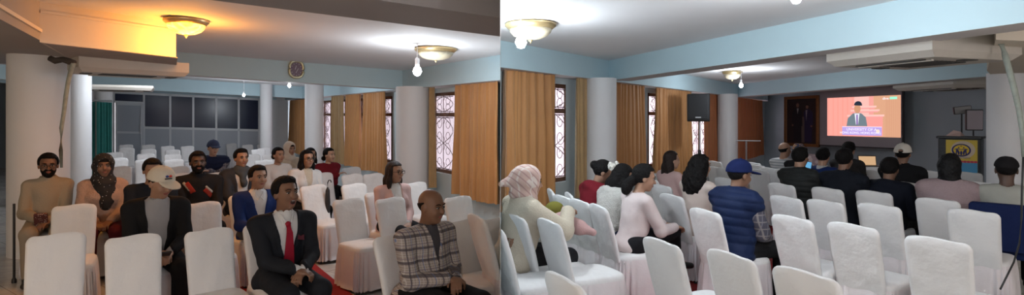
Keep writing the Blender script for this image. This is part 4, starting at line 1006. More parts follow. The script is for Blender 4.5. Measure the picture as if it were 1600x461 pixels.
    if kind == 'suit' and o.get('tie'):
        mb = MB(); rows = []
        for i in range(13):
            t = i / 12; z = .405 * T + .012 - t * (.34 * T)
            yy = .108 + .02 * math.sin(t * 2.6) + bel * t * .6 + (.018 if t > .15 else .012 - .05 * (.15 - t)) - .03 * max(0, .12 - t) / .12
            wd = (.020 if i == 0 else .015 if i == 1 else .018 + .026 * t) * (1 if i < 12 else .05)
            rows.append([tp(-wd, yy, z), tp(wd, yy, z), tp(wd, yy + .008, z), tp(-wd, yy + .008, z)])
        vs = [v for r in rows for v in r]; mb.add(vs, [(a * 4 + j, a * 4 + (j + 1) % 4, a * 4 + 4 + (j + 1) % 4, a * 4 + 4 + j) for a in range(12) for j in range(4)] + [(0, 1, 2, 3)]); mb.obj('tie', o['tie'], root)
        mb = MB(); mb.ell(tp(0, .098, .40 * T + .014), (.021, .016, .019), RT); mb.obj('tie_knot', o['tie'], root, True, None)
    if o.get('cuffs'):
        for q in (-1, 1):
            mb = MB(); a = elb[q].lerp(wri[q], .90); b = elb[q].lerp(wri[q], 1.02); mb.tube([a, b], .040, 16); mb.obj('shirt_cuff', cloth('white_shirt', (.62, .62, .62)), root, True, 50)
    if o.get('square'):
        mb = MB(); mb.add([tp(q, .118 + .012 * k, z) for k in (0, 1) for q, z in ((-.115, .29 * T), (-.065, .30 * T), (-.07, .335 * T), (-.09, .32 * T), (-.11, .33 * T))], [(0, 1, 2, 3, 4), (9, 8, 7, 6, 5)] + [(i, (i + 1) % 5, 5 + (i + 1) % 5, 5 + i) for i in range(5)]); mb.obj('pocket_square', o['square'], root)
    # coloured chest panels
    for nm, m_, pts_ in o.get('panels', []):
        F = Field(lo2, hi2, h); torso(F, th_ + .004); F.cap(sho[-1], sho[-1].lerp(elb[-1], .3), .07, .068, .03); F.cap(sho[1], sho[1].lerp(elb[1], .3), .07, .068, .03); x, y, z = tl(F)
        (x0, z0, x1, z1, wd) = pts_; L_ = math.hypot(x1 - x0, (z1 - z0) * T); ux, uz = (x1 - x0) / L_, (z1 - z0) * T / L_
        u_ = (x - x0) * ux + (z - z0 * T) * uz; v_ = -(x - x0) * uz + (z - z0 * T) * ux
        d = np.maximum(np.maximum(-u_, u_ - L_), np.abs(v_) - wd); d = np.maximum(d, -(y - .0)); F.f = np.maximum(F.f, d).astype(np.float32); neckhole(F, .066, .008); F.obj(nm, m_, root)
    # ---- hair and headwear
    hk = o.get('hair', 'short'); mh = o.get('hairmat', M_hair)
    hlo = hc - Vector((.26, .30, .42)); hhi = hc + Vector((.26, .28, .26))
    RHn = np.array(RH.transposed(), np.float32)
    def hl(F):
        X, Yy, Z = F.grid(); x, y, z = X - hc.x, Yy - hc.y, Z - hc.z
        return tuple((RHn[i][0] * x + RHn[i][1] * y + RHn[i][2] * z) / HS for i in range(3))
    def dome(F, t, k=.01): F.ell(hd(0, -.014, .032), ((.078 + t) * HS, (.096 + t) * HS, (.088 + t) * HS), RH, k)
    hh = min(h, .008)
    if hk in ('short', 'bun', 'pony', 'long', 'curly', 'sidefade'):
        F = Field(hlo, hhi, hh); dome(F, .013 if hk in ('short', 'sidefade') else .011)
        if hk == 'short': F.ell(hd(.0, .025, .100), (.060 * HS, .058 * HS, .030 * HS), RH, .02)
        x, y, z = hl(F)
        line = (.80 * y - .002 if fem else .95 * y - .008) + np.where(y < -.02, -.03, 0)
        front = np.where(y > .03, (.074 if fem else .078) + .25 * np.maximum(y - .05, 0) - z, -1)
        d = np.maximum((line - z) * .75, front)
        if fem: d = np.where((y < -.0), np.minimum(d, -.0 - z - .10), d)
        F.f = np.maximum(F.f, np.clip(d, -.05, .05)).astype(np.float32)
        if hk == 'bun': F.ell(hd(0, -.115, o.get('bunz', -.03)), (.045, .042, .045), RH, .012)
        if hk == 'pony':
            F.ell(hd(0, -.105, -.05), (.045, .05, .05), RH, .02); F.ell(hd(-.01, -.135, -.115), (.050, .052, .075), RH, .02)
        if hk == 'long':
            ln = o.get('hairlen', .28)
            F.ell(hd(0, -.055, -.06), (.088, .062, .12), RH, .03)
            bk = RT @ Vector((0, 0, -1)); a = hd(0, -.06, -.10); F.cap(a + Vector((.045, 0, 0)), a + Vector((.055, -.01, 0)) + bk * ln, .050, .034, .05); F.cap(a - Vector((.045, 0, 0)), a - Vector((.055, .01, 0)) + bk * ln, .050, .034, .05)
            if not o.get('tucked'):
                for q in (-1, 1): F.cap(hd(q * .075, .01, .03), hd(q * .085, -.005, -.10), .024, .028, .02); F.cap(hd(q * .085, -.005, -.10), hd(q * .095, .0, -.14) + bk * ln * .35, .030, .024, .03)
        if hk == 'curly':
            F.ell(hd(0, -.04, -.02), (.115, .10, .13), RH, .03); F.ell(hd(0, -.085, -.14), (.155, .095, .13), RH, .04); F.ell(hd(0, -.10, -.22), (.13, .07, .10), RH, .04)
            x, y, z = hl(F); X, Yy, Z = F.grid(); F.f = (F.f + .010 * np.sin(70 * X + 3) * np.sin(64 * Z + 20 * X) * np.sin(72 * Yy)).astype(np.float32)
            F.f = np.maximum(F.f, np.clip(np.minimum(y - .035, .075 - z), -.05, .05)).astype(np.float32)
        else:
            X, Yy, Z = F.grid(); F.f = (F.f + .0018 * np.sin(150 * X + 40 * Z) * np.sin(130 * Yy + 60 * Z)).astype(np.float32)
        # keep the hair off the face
        if hk in ('long', 'bun', 'pony'): F.ell(hd(0, .105, -.03), (.055, .07, .095), RH, 0, .03, True)
        F.obj('hair', mh, root)
        if o.get('flower'):
            mb = MB(); c_ = hd(-.035, -.115, .06)
            for i in range(26):
                v = Vector((random.gauss(0, 1), random.gauss(0, 1), random.gauss(0, 1))).normalized(); mb.ell(c_ + v * .042, (.02, .02, .02), n=8)
            mb.obj('hair_flower', cloth('white_fluff', (.62, .60, .55)), root, True, None)
        if o.get('tieband'): MB().lathe([(.03, -.014), (.038, -.008), (.038, .008), (.03, .014)], 16, hd(0, -.115, -.075), (RH @ Matrix.Rotation(.6, 3, 'X'))).obj('hair_band', o['tieband'], root, True, None)
    if hk == 'bald':
        F = Field(hlo, hhi, hh); dome(F, .005); x, y, z = hl(F); d = np.maximum(np.maximum(z - .040 + .3 * np.abs(y), -.055 - z), y + .005); F.f = np.maximum(F.f, np.clip(d, -.05, .05)).astype(np.float32); F.obj('hair', mh, root)
    if hk == 'cap':
        F = Field(hlo, hhi, hh); dome(F, .006); x, y, z = hl(F); d = np.maximum(np.maximum(z - .04, .9 * y - .0 - z), -1); F.f = np.maximum(F.f, np.clip(d, -.05, .05)).astype(np.float32); F.obj('hair', mh, root)
        F = Field(hlo, hhi, hh); dome(F, .019); F.ell(hd(0, -.0, .075), (.08 * HS, .09 * HS, .066 * HS), RH, .02); x, y, z = hl(F)
        d = .028 + .10 * np.clip(y, -.1, .1) - z; F.f = np.maximum(F.f, np.clip(d, -.05, .05)).astype(np.float32)
        if o.get('capback'):   # half-moon opening over the strap
            F.ell(hd(0, -.115, .043), (.032, .03, .022), RH, 0, .02, True)
        cp = F.obj('cap', o['capmat'], root)
        F = Field(hlo, hhi, hh); bx_ = -1 if o.get('backwards') else 1
        F.ell(hd(0, .110 * bx_, .036), (.078 * HS, .100 * HS, .012), RH @ Matrix.Rotation(-.12, 3, 'X'), .01); x, y, z = hl(F)
        F.f = np.maximum(F.f, np.clip(.055 - y * bx_, -.05, .05)).astype(np.float32); F.obj('visor', o.get('visormat', o['capmat']), cp)
        MB().ell(hd(0, -.005, .145), (.009, .009, .006), RH).obj('button', o['capmat'], cp, True, None)
        if o.get('badge'):
            mb = MB(); c_ = hd(.012, .099, .090); mb.ell(c_ + RH @ Vector((-.015, -.003, .006)), (.013, .008, .010), RH, mat('cap_logo_red', (.5, .03, .02), .6)); mb.ell(c_ + RH @ Vector((.013, -.003, .006)), (.013, .008, .010), RH, mat('cap_logo_blue', (.02, .04, .20), .6)); mb.box(c_ + RH @ Vector((0, .0, -.014)), (.055, .008, .008), RH, mat('cap_logo_ink', (.04, .04, .06), .6)); mb.obj('cap_logo', None, cp, True, 60)
    if hk == 'beanie':
        F = Field(hlo, hhi, hh); dome(F, .006); x, y, z = hl(F); F.f = np.maximum(F.f, np.clip(np.maximum(z - .04, .8 * y - z), -.05, .05)).astype(np.float32); F.obj('hair', mh, root)
        F = Field(hlo, hhi, hh); F.cap(hd(0, -.05, .105), hd(0, .055, .10), .042, .030, .04); dome(F, .016); x, y, z = hl(F); F.f = np.maximum(F.f, np.clip(np.maximum(.035 + .15 * y - z, z - .132 + .15 * np.abs(x)), -.05, .05)).astype(np.float32); F.obj('cap', o['capmat'], root)
    if hk == 'hijab':
        F = Field(hlo - Vector((0.05, .05, .1)), hhi + Vector((.05, .08, .0)), hh); dome(F, .020); F.ell(hd(0, -.03, -.03), (.092, .10, .12), RH, .03)
        if o.get('point'): F.cap(hd(0, -.08, .04), hd(0, -.24, -.035), .080, .022, .06); F.cap(hd(0, -.06, -.06), hd(0, -.12, -.10), .07, .045, .05)
        F.cap(tp(-.05, 0, .44 * T), tp(.05, .0, .44 * T), .075, .075, .05); F.cap(hd(0, -.01, -.10), tp(0, .02, .44 * T), .075, .085, .04)
        if o.get('drape'): F.cap(tp(.02, .08, .42 * T), tp(-.02, .13, .22 * T), .06, .05, .05); F.cap(tp(-.06, .05, .42 * T), tp(-.07, .12, .28 * T), .05, .045, .05)
        folds(F, .004, 1.6); x, y, z = hl(F)
        F.ell(hd(0, .105, -.006), (.062, .095, .092), RH, 0, .03, True)
        F.obj('headscarf', o['scarfmat'], root)
        if o.get('frontfringe') is not None or True:
            F = Field(hlo, hhi, hh); dome(F, .010); x, y, z = hl(F); F.f = np.maximum(F.f, np.clip(np.maximum(.050 - z, -y), -.05, .05)).astype(np.float32); F.obj('hair', mh, root)
    if o.get('neckwrap'):
        F = Field(lo2, hi2, h); F.cap(tp(-.035, .02, .45 * T), tp(.035, .02, .45 * T), .075, .075, .04); F.cap(tp(0, .07, .44 * T), tp(-.01, .12, .30 * T), .05, .04, .05); folds(F, .005, 1.8); neckhole(F, .052, .0); F.obj('neck_scarf', o['neckwrap'], root)
    # ---- face
    if o.get('face', True):
        mb = MB()
        for q in (-1, 1): mb.ell(hd(q * .0325, .080, .007), (.0125 * HS, .008 * HS, .0052 * HS), RH, None, 12)
        ey = mb.obj('eyes', M_eye, root, True, None); mb = MB()
        for q in (-1, 1): mb.ell(hd(q * .0325, .0865, .006), (.0062 * HS, .004 * HS, .0062 * HS), RH, None, 10)
        mb.obj('irises', M_iris, ey, True, None)
        mb = MB()
        for q in (-1, 1): mb.tube([hd(q * .014, .0925, .028), hd(q * .034, .0895, .034), hd(q * .052, .077, .028)], [.0035, .0042 if not fem else .003, .002], 6); mb.tube([hd(q * .018, .089, .0135), hd(q * .033, .0885, .0165), hd(q * .047, .080, .0115)], .0022, 5)
        mb.obj('eyebrows', M_hair, root, True, None)
        mb = MB()
        if o.get('mouth') == 'open': mb.ell(hd(0, .085, -.062), (.020 * HS, .010, .017 * HS), RH, M_mouth, 12); mb.tube([hd(.023 * math.cos(a), .090 - .010 * abs(math.cos(a)), -.062 + .020 * math.sin(a)) for a in [i * math.pi / 8 for i in range(16)]], .0042, 6, M_lip, True); mb.box(hd(0, .0925, -.052), (.022, .004, .006), RH, M_eye)
        else: mb.ell(hd(0, .0865, -.055), (.023 * HS, .009, .0048), RH, M_lip, 12); mb.ell(hd(0, .0855, -.063), (.019 * HS, .010, .0055), RH, M_lip, 12)
        mb.obj('mouth', M_lip, root, True, None)
        if o.get('beard'):
            F = Field(hlo, hhi, hh); F.ell(hd(0, .022, -.038), ((.060 * jw + .007) * HS, .075 * HS, .081 * HS), RH, .02); F.ell(hd(0, .058, -.097), (.033 * HS * jw, .030 * HS, .026 * HS), RH, .025)
            x, y, z = hl(F); d = np.maximum(z + .036 - .75 * np.abs(x), -.012 - y); F.f = np.maximum(F.f, np.clip(d, -.05, .05)).astype(np.float32)
            F.ell(hd(0, .10, -.059), (.028, .03, .014), RH, 0, .02, True); F.obj('beard', mh, root)
        if o.get('glasses'):
            mb = MB()
            for q in (-1, 1):
                mb.tube([hd(q * .034 + .025 * math.cos(a), .104 - .004 * abs(math.cos(a)), .004 + .019 * math.sin(a)) for a in [i * math.pi / 9 for i in range(18)]], .0026, 6, None, True)
                mb.tube([hd(q * .058, .100, .010), hd(q * .080, .06, .010), hd(q * .084, -.005, .005)], .0024, 6)
            mb.tube([hd(-.010, .105, .008), hd(0, .108, .010), hd(.010, .105, .008)], .0022, 6); mb.obj('glasses', M_spec, root, True, None)
    elif o.get('glasses'):
        mb = MB()
        for q in (-1, 1): mb.tube([hd(q * .034 + .025 * math.cos(a), .104, .004 + .019 * math.sin(a)) for a in [i * math.pi / 9 for i in range(18)]], .0026, 6, None, True); mb.tube([hd(q * .058, .100, .010), hd(q * .082, .06, .010), hd(q * .086, -.005, .005)], .003, 6)
        mb.obj('glasses', M_spec, root, True, None)
    root['_T'] = T
    P = dict(root=root, tp=tp, hd=hd, wri=wri, elb=elb, T=T, yaw=yaw, base=base, RT=RT, RH=RH, kn=kn)
    if o.get('chair', True):
        b2 = Vector((root.location.x, root.location.y)); place_chair(b2 + Vector((hx, hy)) * .03, yaw, g, o.get('chairlabel') or ('white-covered chair under the ' + o['who']), 'white-covered chairs with people on them')
    return P

# ---------------------------------------------------------------- the covered banquet chair
def make_chair_meshes(tag_='', mc=None, ms=None):
    r_ = Matrix.Rotation(math.radians(16), 3, 'X')
    mb = MB(); n = 17; m = 20; W2, H = .182, .50
    # back: rounded slab, softly bulged, slightly wavy top
    def outline(t):
        return t
    grid = {}
    for side in (0, 1):
        for i in range(n):
            for j in range(m):
                u = -1 + 2 * i / (n - 1); u = math.copysign(abs(u) ** .85, u); v = 1 - (1 - j / (m - 1)) ** 1.7
                rc = .30
                # squircle corners at the top
                w = 1.0
                if v > 1 - .11:
                    q = (v - .89) / .11; w = 1 - (1 - math.sqrt(max(0, 1 - q * q))) * .24
                ww = W2 * (.93 + .07 * v) * w
                topc = -.006 * (abs(u) ** 2) - .006 * math.sin(u * 3)
                x = u * ww; z = v * H + (topc if v > .9 else 0)
                bul = (1 - abs(u) ** 3) * .006 * math.sin(math.pi * min(1, v * .9 + .1)); th = .021 * (1 - .55 * max(0, (v - .88) / .12) ** 2) * (1 - .55 * max(0, (abs(u) - .85) / .15) ** 2)
                y = (1 if side else -1) * (th + bul) + .006 * math.sin(u * 5 + v * 7) * (1 if side else 1) * .5
                grid[side, i, j] = Vector((x, y, z))
    idx = {}; vs = []
    for k, p in grid.items():
        idx[k] = len(vs); q = r_ @ Vector((p.x, p.y, p.z)); vs.append(q + Vector((0, -.215, .40)))
    fs = []
    for i in range(n - 1):
        for j in range(m - 1):
            fs.append((idx[1, i, j], idx[1, i, j + 1], idx[1, i + 1, j + 1], idx[1, i + 1, j])); fs.append((idx[0, i + 1, j], idx[0, i + 1, j + 1], idx[0, i, j + 1], idx[0, i, j]))
    for j in range(m - 1):
        fs.append((idx[0, 0, j], idx[0, 0, j + 1], idx[1, 0, j + 1], idx[1, 0, j])); fs.append((idx[1, n - 1, j], idx[1, n - 1, j + 1], idx[0, n - 1, j + 1], idx[0, n - 1, j]))
    for i in range(n - 1):
        fs.append((idx[0, i, m - 1], idx[0, i + 1, m - 1], idx[1, i + 1, m - 1], idx[1, i, m - 1])); fs.append((idx[1, i, 0], idx[1, i + 1, 0], idx[0, i + 1, 0], idx[0, i, 0]))
    mb.add(vs, fs); back_ = mb.mesh('backrest', mc or M_cover, True, 70)
    # seat: rounded cushion top
    mb = MB(); n = 12; vs = []; fs = []
    def rr(a, b, k, ang):   # superellipse
        c, s_ = math.cos(ang), math.sin(ang); return (a * math.copysign(abs(c) ** k, c), b * math.copysign(abs(s_) ** k, s_))
    NA = 48; prof = [(1.0, .375), (1.02, .40), (1.02, .425), (.99, .447), (.93, .458), (.7, .468), (.35, .472), (0.001, .473)]
    for r, z in prof:
        for i in range(NA):
            x, y = rr(.205, .235, .38, 2 * math.pi * i / NA); vs.append((x * r, y * r + .005, z + .003 * math.sin(7 * x + 9 * y) * (r < .95)))
    for a in range(len(prof) - 1):
        for i in range(NA): fs.append((a * NA + i, a * NA + (i + 1) % NA, (a + 1) * NA + (i + 1) % NA, (a + 1) * NA + i))
    mb.add(vs, fs); seat_ = mb.mesh('seat', mc or M_cover, True, None)
    # gathered skirt
    mb = MB(); vs = []; fs = []; NS = 192; rows = [(.418, 0), (.40, .15), (.33, .45), (.2, .8), (.1, 1), (.035, 1.1)]; rnd = random.Random(3); ph = [rnd.uniform(0, 6) for _ in range(6)]
    for o_ in (0, 1):
        for z, amp in rows:
            for i in range(NS):
                a = 2 * math.pi * i / NS; x, y = rr(.209, .24, .38, a)
                wv = .011 * amp * (math.sin(26 * a + ph[0] + 1.3 * math.sin(3 * a)) + .55 * math.sin(41 * a + ph[1]) + .5 * math.sin(11 * a + ph[2])); f = 1 + .05 * amp + wv / .22 - o_ * .012
                vs.append((x * f, y * f + .005, z))
    R_ = len(rows)
    for o_ in (0, 1):
        for a in range(R_ - 1):
            for i in range(NS):
                q = [(o_ * R_ + a) * NS + i, (o_ * R_ + a) * NS + (i + 1) % NS, (o_ * R_ + a + 1) * NS + (i + 1) % NS, (o_ * R_ + a + 1) * NS + i]
                fs.append(tuple(q if o_ else reversed(q)))
    for i in range(NS): a = (R_ - 1) * NS; b = (2 * R_ - 1) * NS; fs.append((a + i, a + (i + 1) % NS, b + (i + 1) % NS, b + i))
    mb.add(vs, fs); skirt_ = mb.mesh('skirt', ms or M_skirt, True, None)
    legs = []
    for sx_ in (-1, 1):
        for sy in (-1, 1):
            mb = MB(); mb.tube([(sx_ * .19, sy * .20, 0), (sx_ * .185, sy * .19, .40)], .012, 8); mb.lathe([(.018, 0), (.018, .02), (.013, .03)], 10, (sx_ * .19, sy * .20, 0)); legs.append(mb.mesh('leg', M_blk, True, 40))
    return back_, seat_, skirt_, legs
CM = make_chair_meshes()
CHAIR0 = None; CHAIRS = []
def place_chair(p, yaw, g, label, group, scale=1.0):
    global CHAIR0
    k_ = p.x / max(p.y, .1); sclx = 1.0 if k_ > -.45 else .9
    if CHAIR0 is None:
        CHAIR0 = empty('banquet_chair', (0, 0, 0), 0, label, 'chair', group)
        for nm, me in (('backrest', CM[0]), ('seat', CM[1]), ('skirt', CM[2])):
            o = bpy.data.objects.new(nm, me); COL.objects.link(o); o.parent = CHAIR0
        for me in CM[3]: o = bpy.data.objects.new('leg', me); COL.objects.link(o); o.parent = CHAIR0
        c = CHAIR0
    else: c = copy_tree(CHAIR0)
    c.location = (p.x, p.y, g(p.x, p.y)); c.rotation_euler = (0, 0, -yaw); c.scale = (sclx, 1, 1); tag(c, label, 'chair', group); CHAIRS.append(c); return c
ZTOP = .88
def chair(px, ytop, left, label, group, turn=0, ds=1.0):
    yh = yhL(px) if left else 190.0; camh = 1.70 if left else CAMZ
    s = (ytop - yh) / (camh - ZTOP) * ds; Y = FPX / s; b = at(px, Y); yaw = (headingL(px) if left else headingR(px)) + math.radians(turn)
    f = Vector((math.sin(yaw), math.cos(yaw))); return place_chair(b + f * .32, yaw, gL if left else gR, label, group)
def clip_seam(root, keep_left):
    """trim a thing flush where it stands against the partition between the wings"""
    import bmesh
    bpy.context.view_layer.update()
    for o in [root] + list(root.children_recursive):
        if o.type != 'MESH': continue
        mw = o.matrix_world; co = np.array([mw @ v.co for v in o.data.vertices]); sd = co[:, 0] + .02 * co[:, 1]
        if (sd < -.004).all() if keep_left else (sd > .004).all(): continue
        me = o.data.copy(); o.data = me; bm = bmesh.new(); bm.from_mesh(me); inv = mw.inverted()
        n = Vector((1, .02, 0)).normalized() * (1 if keep_left else -1); p = Vector((0, 0, 0)) - n * .004
        nl = (inv.to_3x3() @ n).normalized(); pl_ = inv @ p
        bmesh.ops.bisect_plane(bm, geom=bm.verts[:] + bm.edges[:] + bm.faces[:], plane_co=pl_, plane_no=nl, clear_outer=True)
        bm.to_mesh(me); bm.free()
# ---------------------------------------------------------------- empty chairs, left hall (column of the back's middle, row of its top)
GF = 'empty white-covered chairs near the viewer, left hall'; GM = 'empty white-covered chairs beside the aisle, left hall'; GB = 'white-covered chairs in the rear rows, left hall'
CL = [
 (88, 366, 'front white chair at the far left, directly before the beige sweater man', GF), (116, 320, 'white chair between the beige sweater man and the headscarf woman, one row behind the front', GF),
 (209, 368, 'white chair directly in front of the white-capped man with the phone', GF), (328, 358, 'white front chair just left of the man in the black suit', GF),
 (317, 316, 'white chair directly in front of the bearded man', GF),
 (546, 310, 'fully visible white chair nearest the red carpet', GM), (491, 289, 'white chair with a black umbrella hanging on it', GM), (554, 287, 'white chair one row behind the one nearest the red carpet', GM),
 (611, 309, 'white chair directly in front of the pink blazer woman', GM), (504, 270, 'white chair directly in front of the maroon sweatshirt girl', GB), (551, 272, 'white chair right of the maroon sweatshirt girl, second row from the window', GB),
 (584, 271, 'white chair below the golden curtain, left of the pink blazer woman', GB), (550, 261, 'white chair with loosely bunched cloth, right of the maroon sweatshirt girl', GB),
 (650, 285, 'white chair between the pink blazer woman and the plaid blazer man', GM), (717, 307, 'white chair under the tan curtain, behind the plaid blazer man', GM), (727, 344, 'white chair immediately right of the plaid blazer man', GM),
 (777, 341, 'white chair cut off by the dividing edge, right of the plaid blazer man', GM),
]
FAR = [(197, 226, 'by the grey door, back row'), (198, 231, 'by the grey door, second row from the back'), (178, 238, 'behind the headscarf woman, third row from the back'), (184, 247, 'behind the headscarf woman, fourth row from the back'), (187, 260, 'directly right of the headscarf woman'),
 (232, 226, 'before the leftmost dark pane, back row'), (232, 233, 'before the leftmost dark pane, second row from the back'), (228, 240, 'before the leftmost dark pane, third row from the back'), (227, 249, 'before the leftmost dark pane, fourth row from the back'),
 (262, 228, 'below the second pane post, back row'), (270, 234, 'below the second dark pane, second row from the back'), (270, 241, 'below the second dark pane, third row from the back'), (272, 249, 'left of the bearded man, fourth row from the back'), (279, 260, 'left of the bearded man, nearer one'), (279, 271, 'between the white cap and the bearded man'),
 (293, 228, 'behind the bearded man, back row'), (362, 224, 'behind the young man in the quilted jacket, back row'), (387, 226, 'left of the far slim column, back row'), (411, 225, 'at the foot of the far slim column'), (413, 231, 'left of the white blouse girl, second row from the back'),
 (394, 241, 'behind the blue suit man, third row from the back'), (423, 241, 'behind the white blouse girl'), (413, 250, 'between the blue suit man and the white blouse girl'), (335, 270, 'between the bearded man and the quilted jacket man'),
 (404, 233, 'behind the blue suit man, second row from the back')]
for px, y, lb, g_ in CL:
    c = chair(px, y, True, lb, g_)
    if px == 777: clip_seam(c, True)
for px, y, lb in FAR: chair(px, y, True, 'rear white-covered chair ' + lb, GB)
# right hall
HF = 'empty white-covered chairs near the viewer, right hall'; HB = 'white-covered chairs in the middle and front rows, right hall'
CR = [
 (1466, 372, 'large white chair at the bottom, third from the right end', HF), (1521, 328, 'white chair left of the blue chair, nearest to it', HF), (1334, 350, 'white chair seen from behind in the middle, with wrinkled top right corner', HF),
 (1240, 338, 'white chair right of the navy vest man, one row nearer', HF), (1480, 305, 'white chair directly behind the pinkish wool coat', HF), (1291, 313, 'white chair two rows behind the black jacket man, centre', HF),
 (1230, 307, 'white chair right of the plaid sleeve, partly hidden', HB), (1375, 319, 'white chair behind the navy hooded man, one row nearer', HF),
 (1262, 423, 'lowest white chair at the bottom edge, centre right', HF), (1146, 395, 'white chair at the bottom, below the navy vest man', HF), (1038, 375, 'white chair standing alone by the red carpet at the bottom', HF),
 (888, 432, 'lowest white chair at the bottom, in front of the one with the pinkish skirt', HF), (862, 344, 'white chair with its seat open to view, right behind the cream coat woman', HF), (810, 336, 'white chair behind the printed headscarf woman, left one', HF),
 (776, 352, 'white chair cut off by the dividing edge behind the printed headscarf woman', HF), (745, 415, 'white chair seat showing at the bottom beside the dividing edge', HF),
 (893, 302, 'white chair directly left of the maroon hoodie', HB), (864, 296, 'white chair beyond the cream coat woman, behind her sleeve', HB), (1032, 272, 'white chair in front of the long-haired woman in pink', HB), (1036, 289, 'white chair between ponytail woman and curly-haired woman', HB),
 (1118, 252, 'white chair just left of the slim column foot', HB), (1119, 261, 'white chair right of the black curls, second from the column', HB), (1134, 263, 'white chair peeping above the navy cap on its left', HB), (1134, 278, 'white chair left of the navy cap, nearer one', HB),
 (1178, 254, 'white chair behind the steel stand', HB), (1187, 265, 'white chair right of the navy cap', HB), (1184, 258, 'white chair below the dark corner curtain', HB), (1366, 266, 'white chair beside the laptop table', HB), (1420, 285, 'white chair behind the white-capped man', HB),
 (1432, 279, 'white chair right of the navy hooded man', HB), (1512, 269, 'white chair in front of the lectern', HB), (1531, 284, 'white chair between the pinkish wool coat and the man in the black cap', HB), (1280, 271, 'white chair behind the bright blue suit', HB), (1455, 267, 'white chair left of the lectern', HB)]
for px, y, lb, g_ in CR:
    c = chair(px, y, False, lb, g_, 20 if px in (893, 864) else 0)
    if px in (776, 745): clip_seam(c, False)

# ---------------------------------------------------------------- people, left hall
bk = cloth('black_cloth', (.012, .012, .014)); navy = cloth('navy_cloth', (.012, .018, .05)); char = cloth('charcoal_suiting', (.013, .015, .020), .75)
M_beige = cloth('beige_knit', (.34, .29, .22), bscale=60); M_khaki = cloth('khaki_trousers', (.30, .25, .19)); M_grey_t = cloth('grey_tshirt', (.30, .30, .31)); M_wht = cloth('white_cloth', (.66, .65, .64)); M_cream = cloth('cream_wool', (.56, .50, .40), .95, bscale=90, bump=.5)
M_maroon = cloth('maroon_cloth', (.16, .012, .02)); M_pink = cloth('pale_pink_cloth', (.58, .40, .38)); M_ppink = cloth('dusty_pink_wool', (.36, .27, .28), .95, bscale=90, bump=.6)
TIE = cloth('red_tie_silk', (.28, .012, .03), .5); BLUE = cloth('royal_blue_suiting', (.012, .03, .13), .7)
DOT = dots_mat('dotted_black_scarf', (.012, .012, .015), (.5, .5, .5), 38, .16)
PLAID = lines_mat('plaid_wool', (.30, .255, .235), [(0, .016, .003, 0, (.50, .47, .45)), (2, .016, .003, 0, (.50, .47, .45)), (0, .078, .008, 0, (.045, .04, .06)), (2, .085, .018, 0, (.045, .035, .05)), (0, .078, .004, .5, (.10, .16, .34)), (2, .085, .004, .6, (.14, .10, .16))])
SHIRTP = lines_mat('plaid_flannel', (.07, .07, .10), [(0, .06, .010, 0, (.26, .24, .24)), (2, .06, .010, 0, (.26, .24, .24)), (1, .06, .008, 0, (.2, .2, .24))])
STRIPE = lines_mat('striped_shirt', (.50, .50, .50), [(2, .045, .016, 0, (.14, .16, .18)), (2, .045, .004, .5, (.3, .32, .34))])
PRINT = lines_mat('printed_headscarf', (.52, .36, .31), [(0, .05, .012, 0, (.62, .55, .50)), (3, .06, .014, 0, (.34, .20, .19)), (4, .09, .01, .3, (.62, .56, .52))])
def bare(P, nm): pass
p = person(75, 150, 239, True, 'person in a beige sweater and glasses sitting before the large round column', who='man in the beige sweater', skin='brown', topmat=M_beige, top='turtle', legs=M_khaki, glasses=True, beard=True, hair='short', yaw=-6, pitch=4, rh=(.06, .30, .62), lh=(-.03, .33, .60), turn=-4, lean=2, wide=.86, collar=False, h=.0085)
t = empty('phone', p['root'].matrix_basis @ Vector((.02, .40, .60)), p['root'].rotation_euler.z, 'phone in a printed pouch held by the beige sweater man', 'phone'); mb = MB(); mb.rbox((0, .0, .03), (.11, .03, .14), .02, Matrix.Rotation(-.5, 3, 'X')); mb.obj('pouch', dots_mat('printed_pouch', (.10, .03, .03), (.45, .35, .3), 60, .3), t, True)
person(161, 148, 241, True, 'person in a dotted black headscarf and pink fleece jacket', who='woman in the dotted black headscarf', fem=True, skin='brown', top='fleece', topmat=cloth('pink_beige_fleece', (.46, .32, .26), .95, bscale=120, bump=.6), thick=.024, legs=cloth('maroon_trousers', (.08, .01, .018)), hair='hijab', scarfmat=DOT, drape=True, yaw=-6, turn=-2, lean=3, wide=.9, h=.0085)
p = person(246, 192, 262, True, 'person in a white cap and open black jacket looking down at a phone', who='man in the white cap', skin='tan', top='open', topmat=cloth('black_jacket_cloth', (.011, .011, .012)), inner=M_grey_t, thick=.018, hair='cap', capmat=cloth('white_cap_cotton', (.62, .56, .46)), badge=True, yaw=-24, pitch=14, lean=12, rh=(.03, .36, .63), lh=(-.06, .36, .62), curl=.9, wide=1.0, h=.0078, turn=-2)
t = empty('phone', p['root'].matrix_basis @ Vector((-.01, .46, .62)), p['root'].rotation_euler.z, 'dark phone held in both hands by the white-capped man', 'phone'); mb = MB(); mb.rbox((0, 0, .0), (.075, .012, .15), .01, Matrix.Rotation(-1.1, 3, 'X')); mb.obj('case', M_blk, t, True)
person(237, 150, 247, True, 'person with short black hair half hidden behind the white cap', who='young man hidden behind the white cap', skin='tan', topmat=cloth('dark_navy_sweater', (.015, .02, .03)), hair='short', yaw=-5, pitch=10)
mwp = cloth('white_panel', (.38, .36, .33)); mrp = cloth('red_panel', (.26, .03, .02))
person(309, 138, 236, True, 'bearded person in a black jacket with white and red chest stripes', who='bearded man', skin='dark', topmat=bk, collar=True, beard=True, jaw=1.06, wide=1.16, hair='short', yaw=2, lean=3, panels=[('red_panel', mrp, (.13, .40, .06, .30, .030)), ('white_panel', mwp, (.155, .405, .085, .31, .016)), ('red_panel', mrp, (-.05, .33, -.13, .25, .026)), ('white_panel', mwp, (-.06, .36, -.14, .29, .014))])
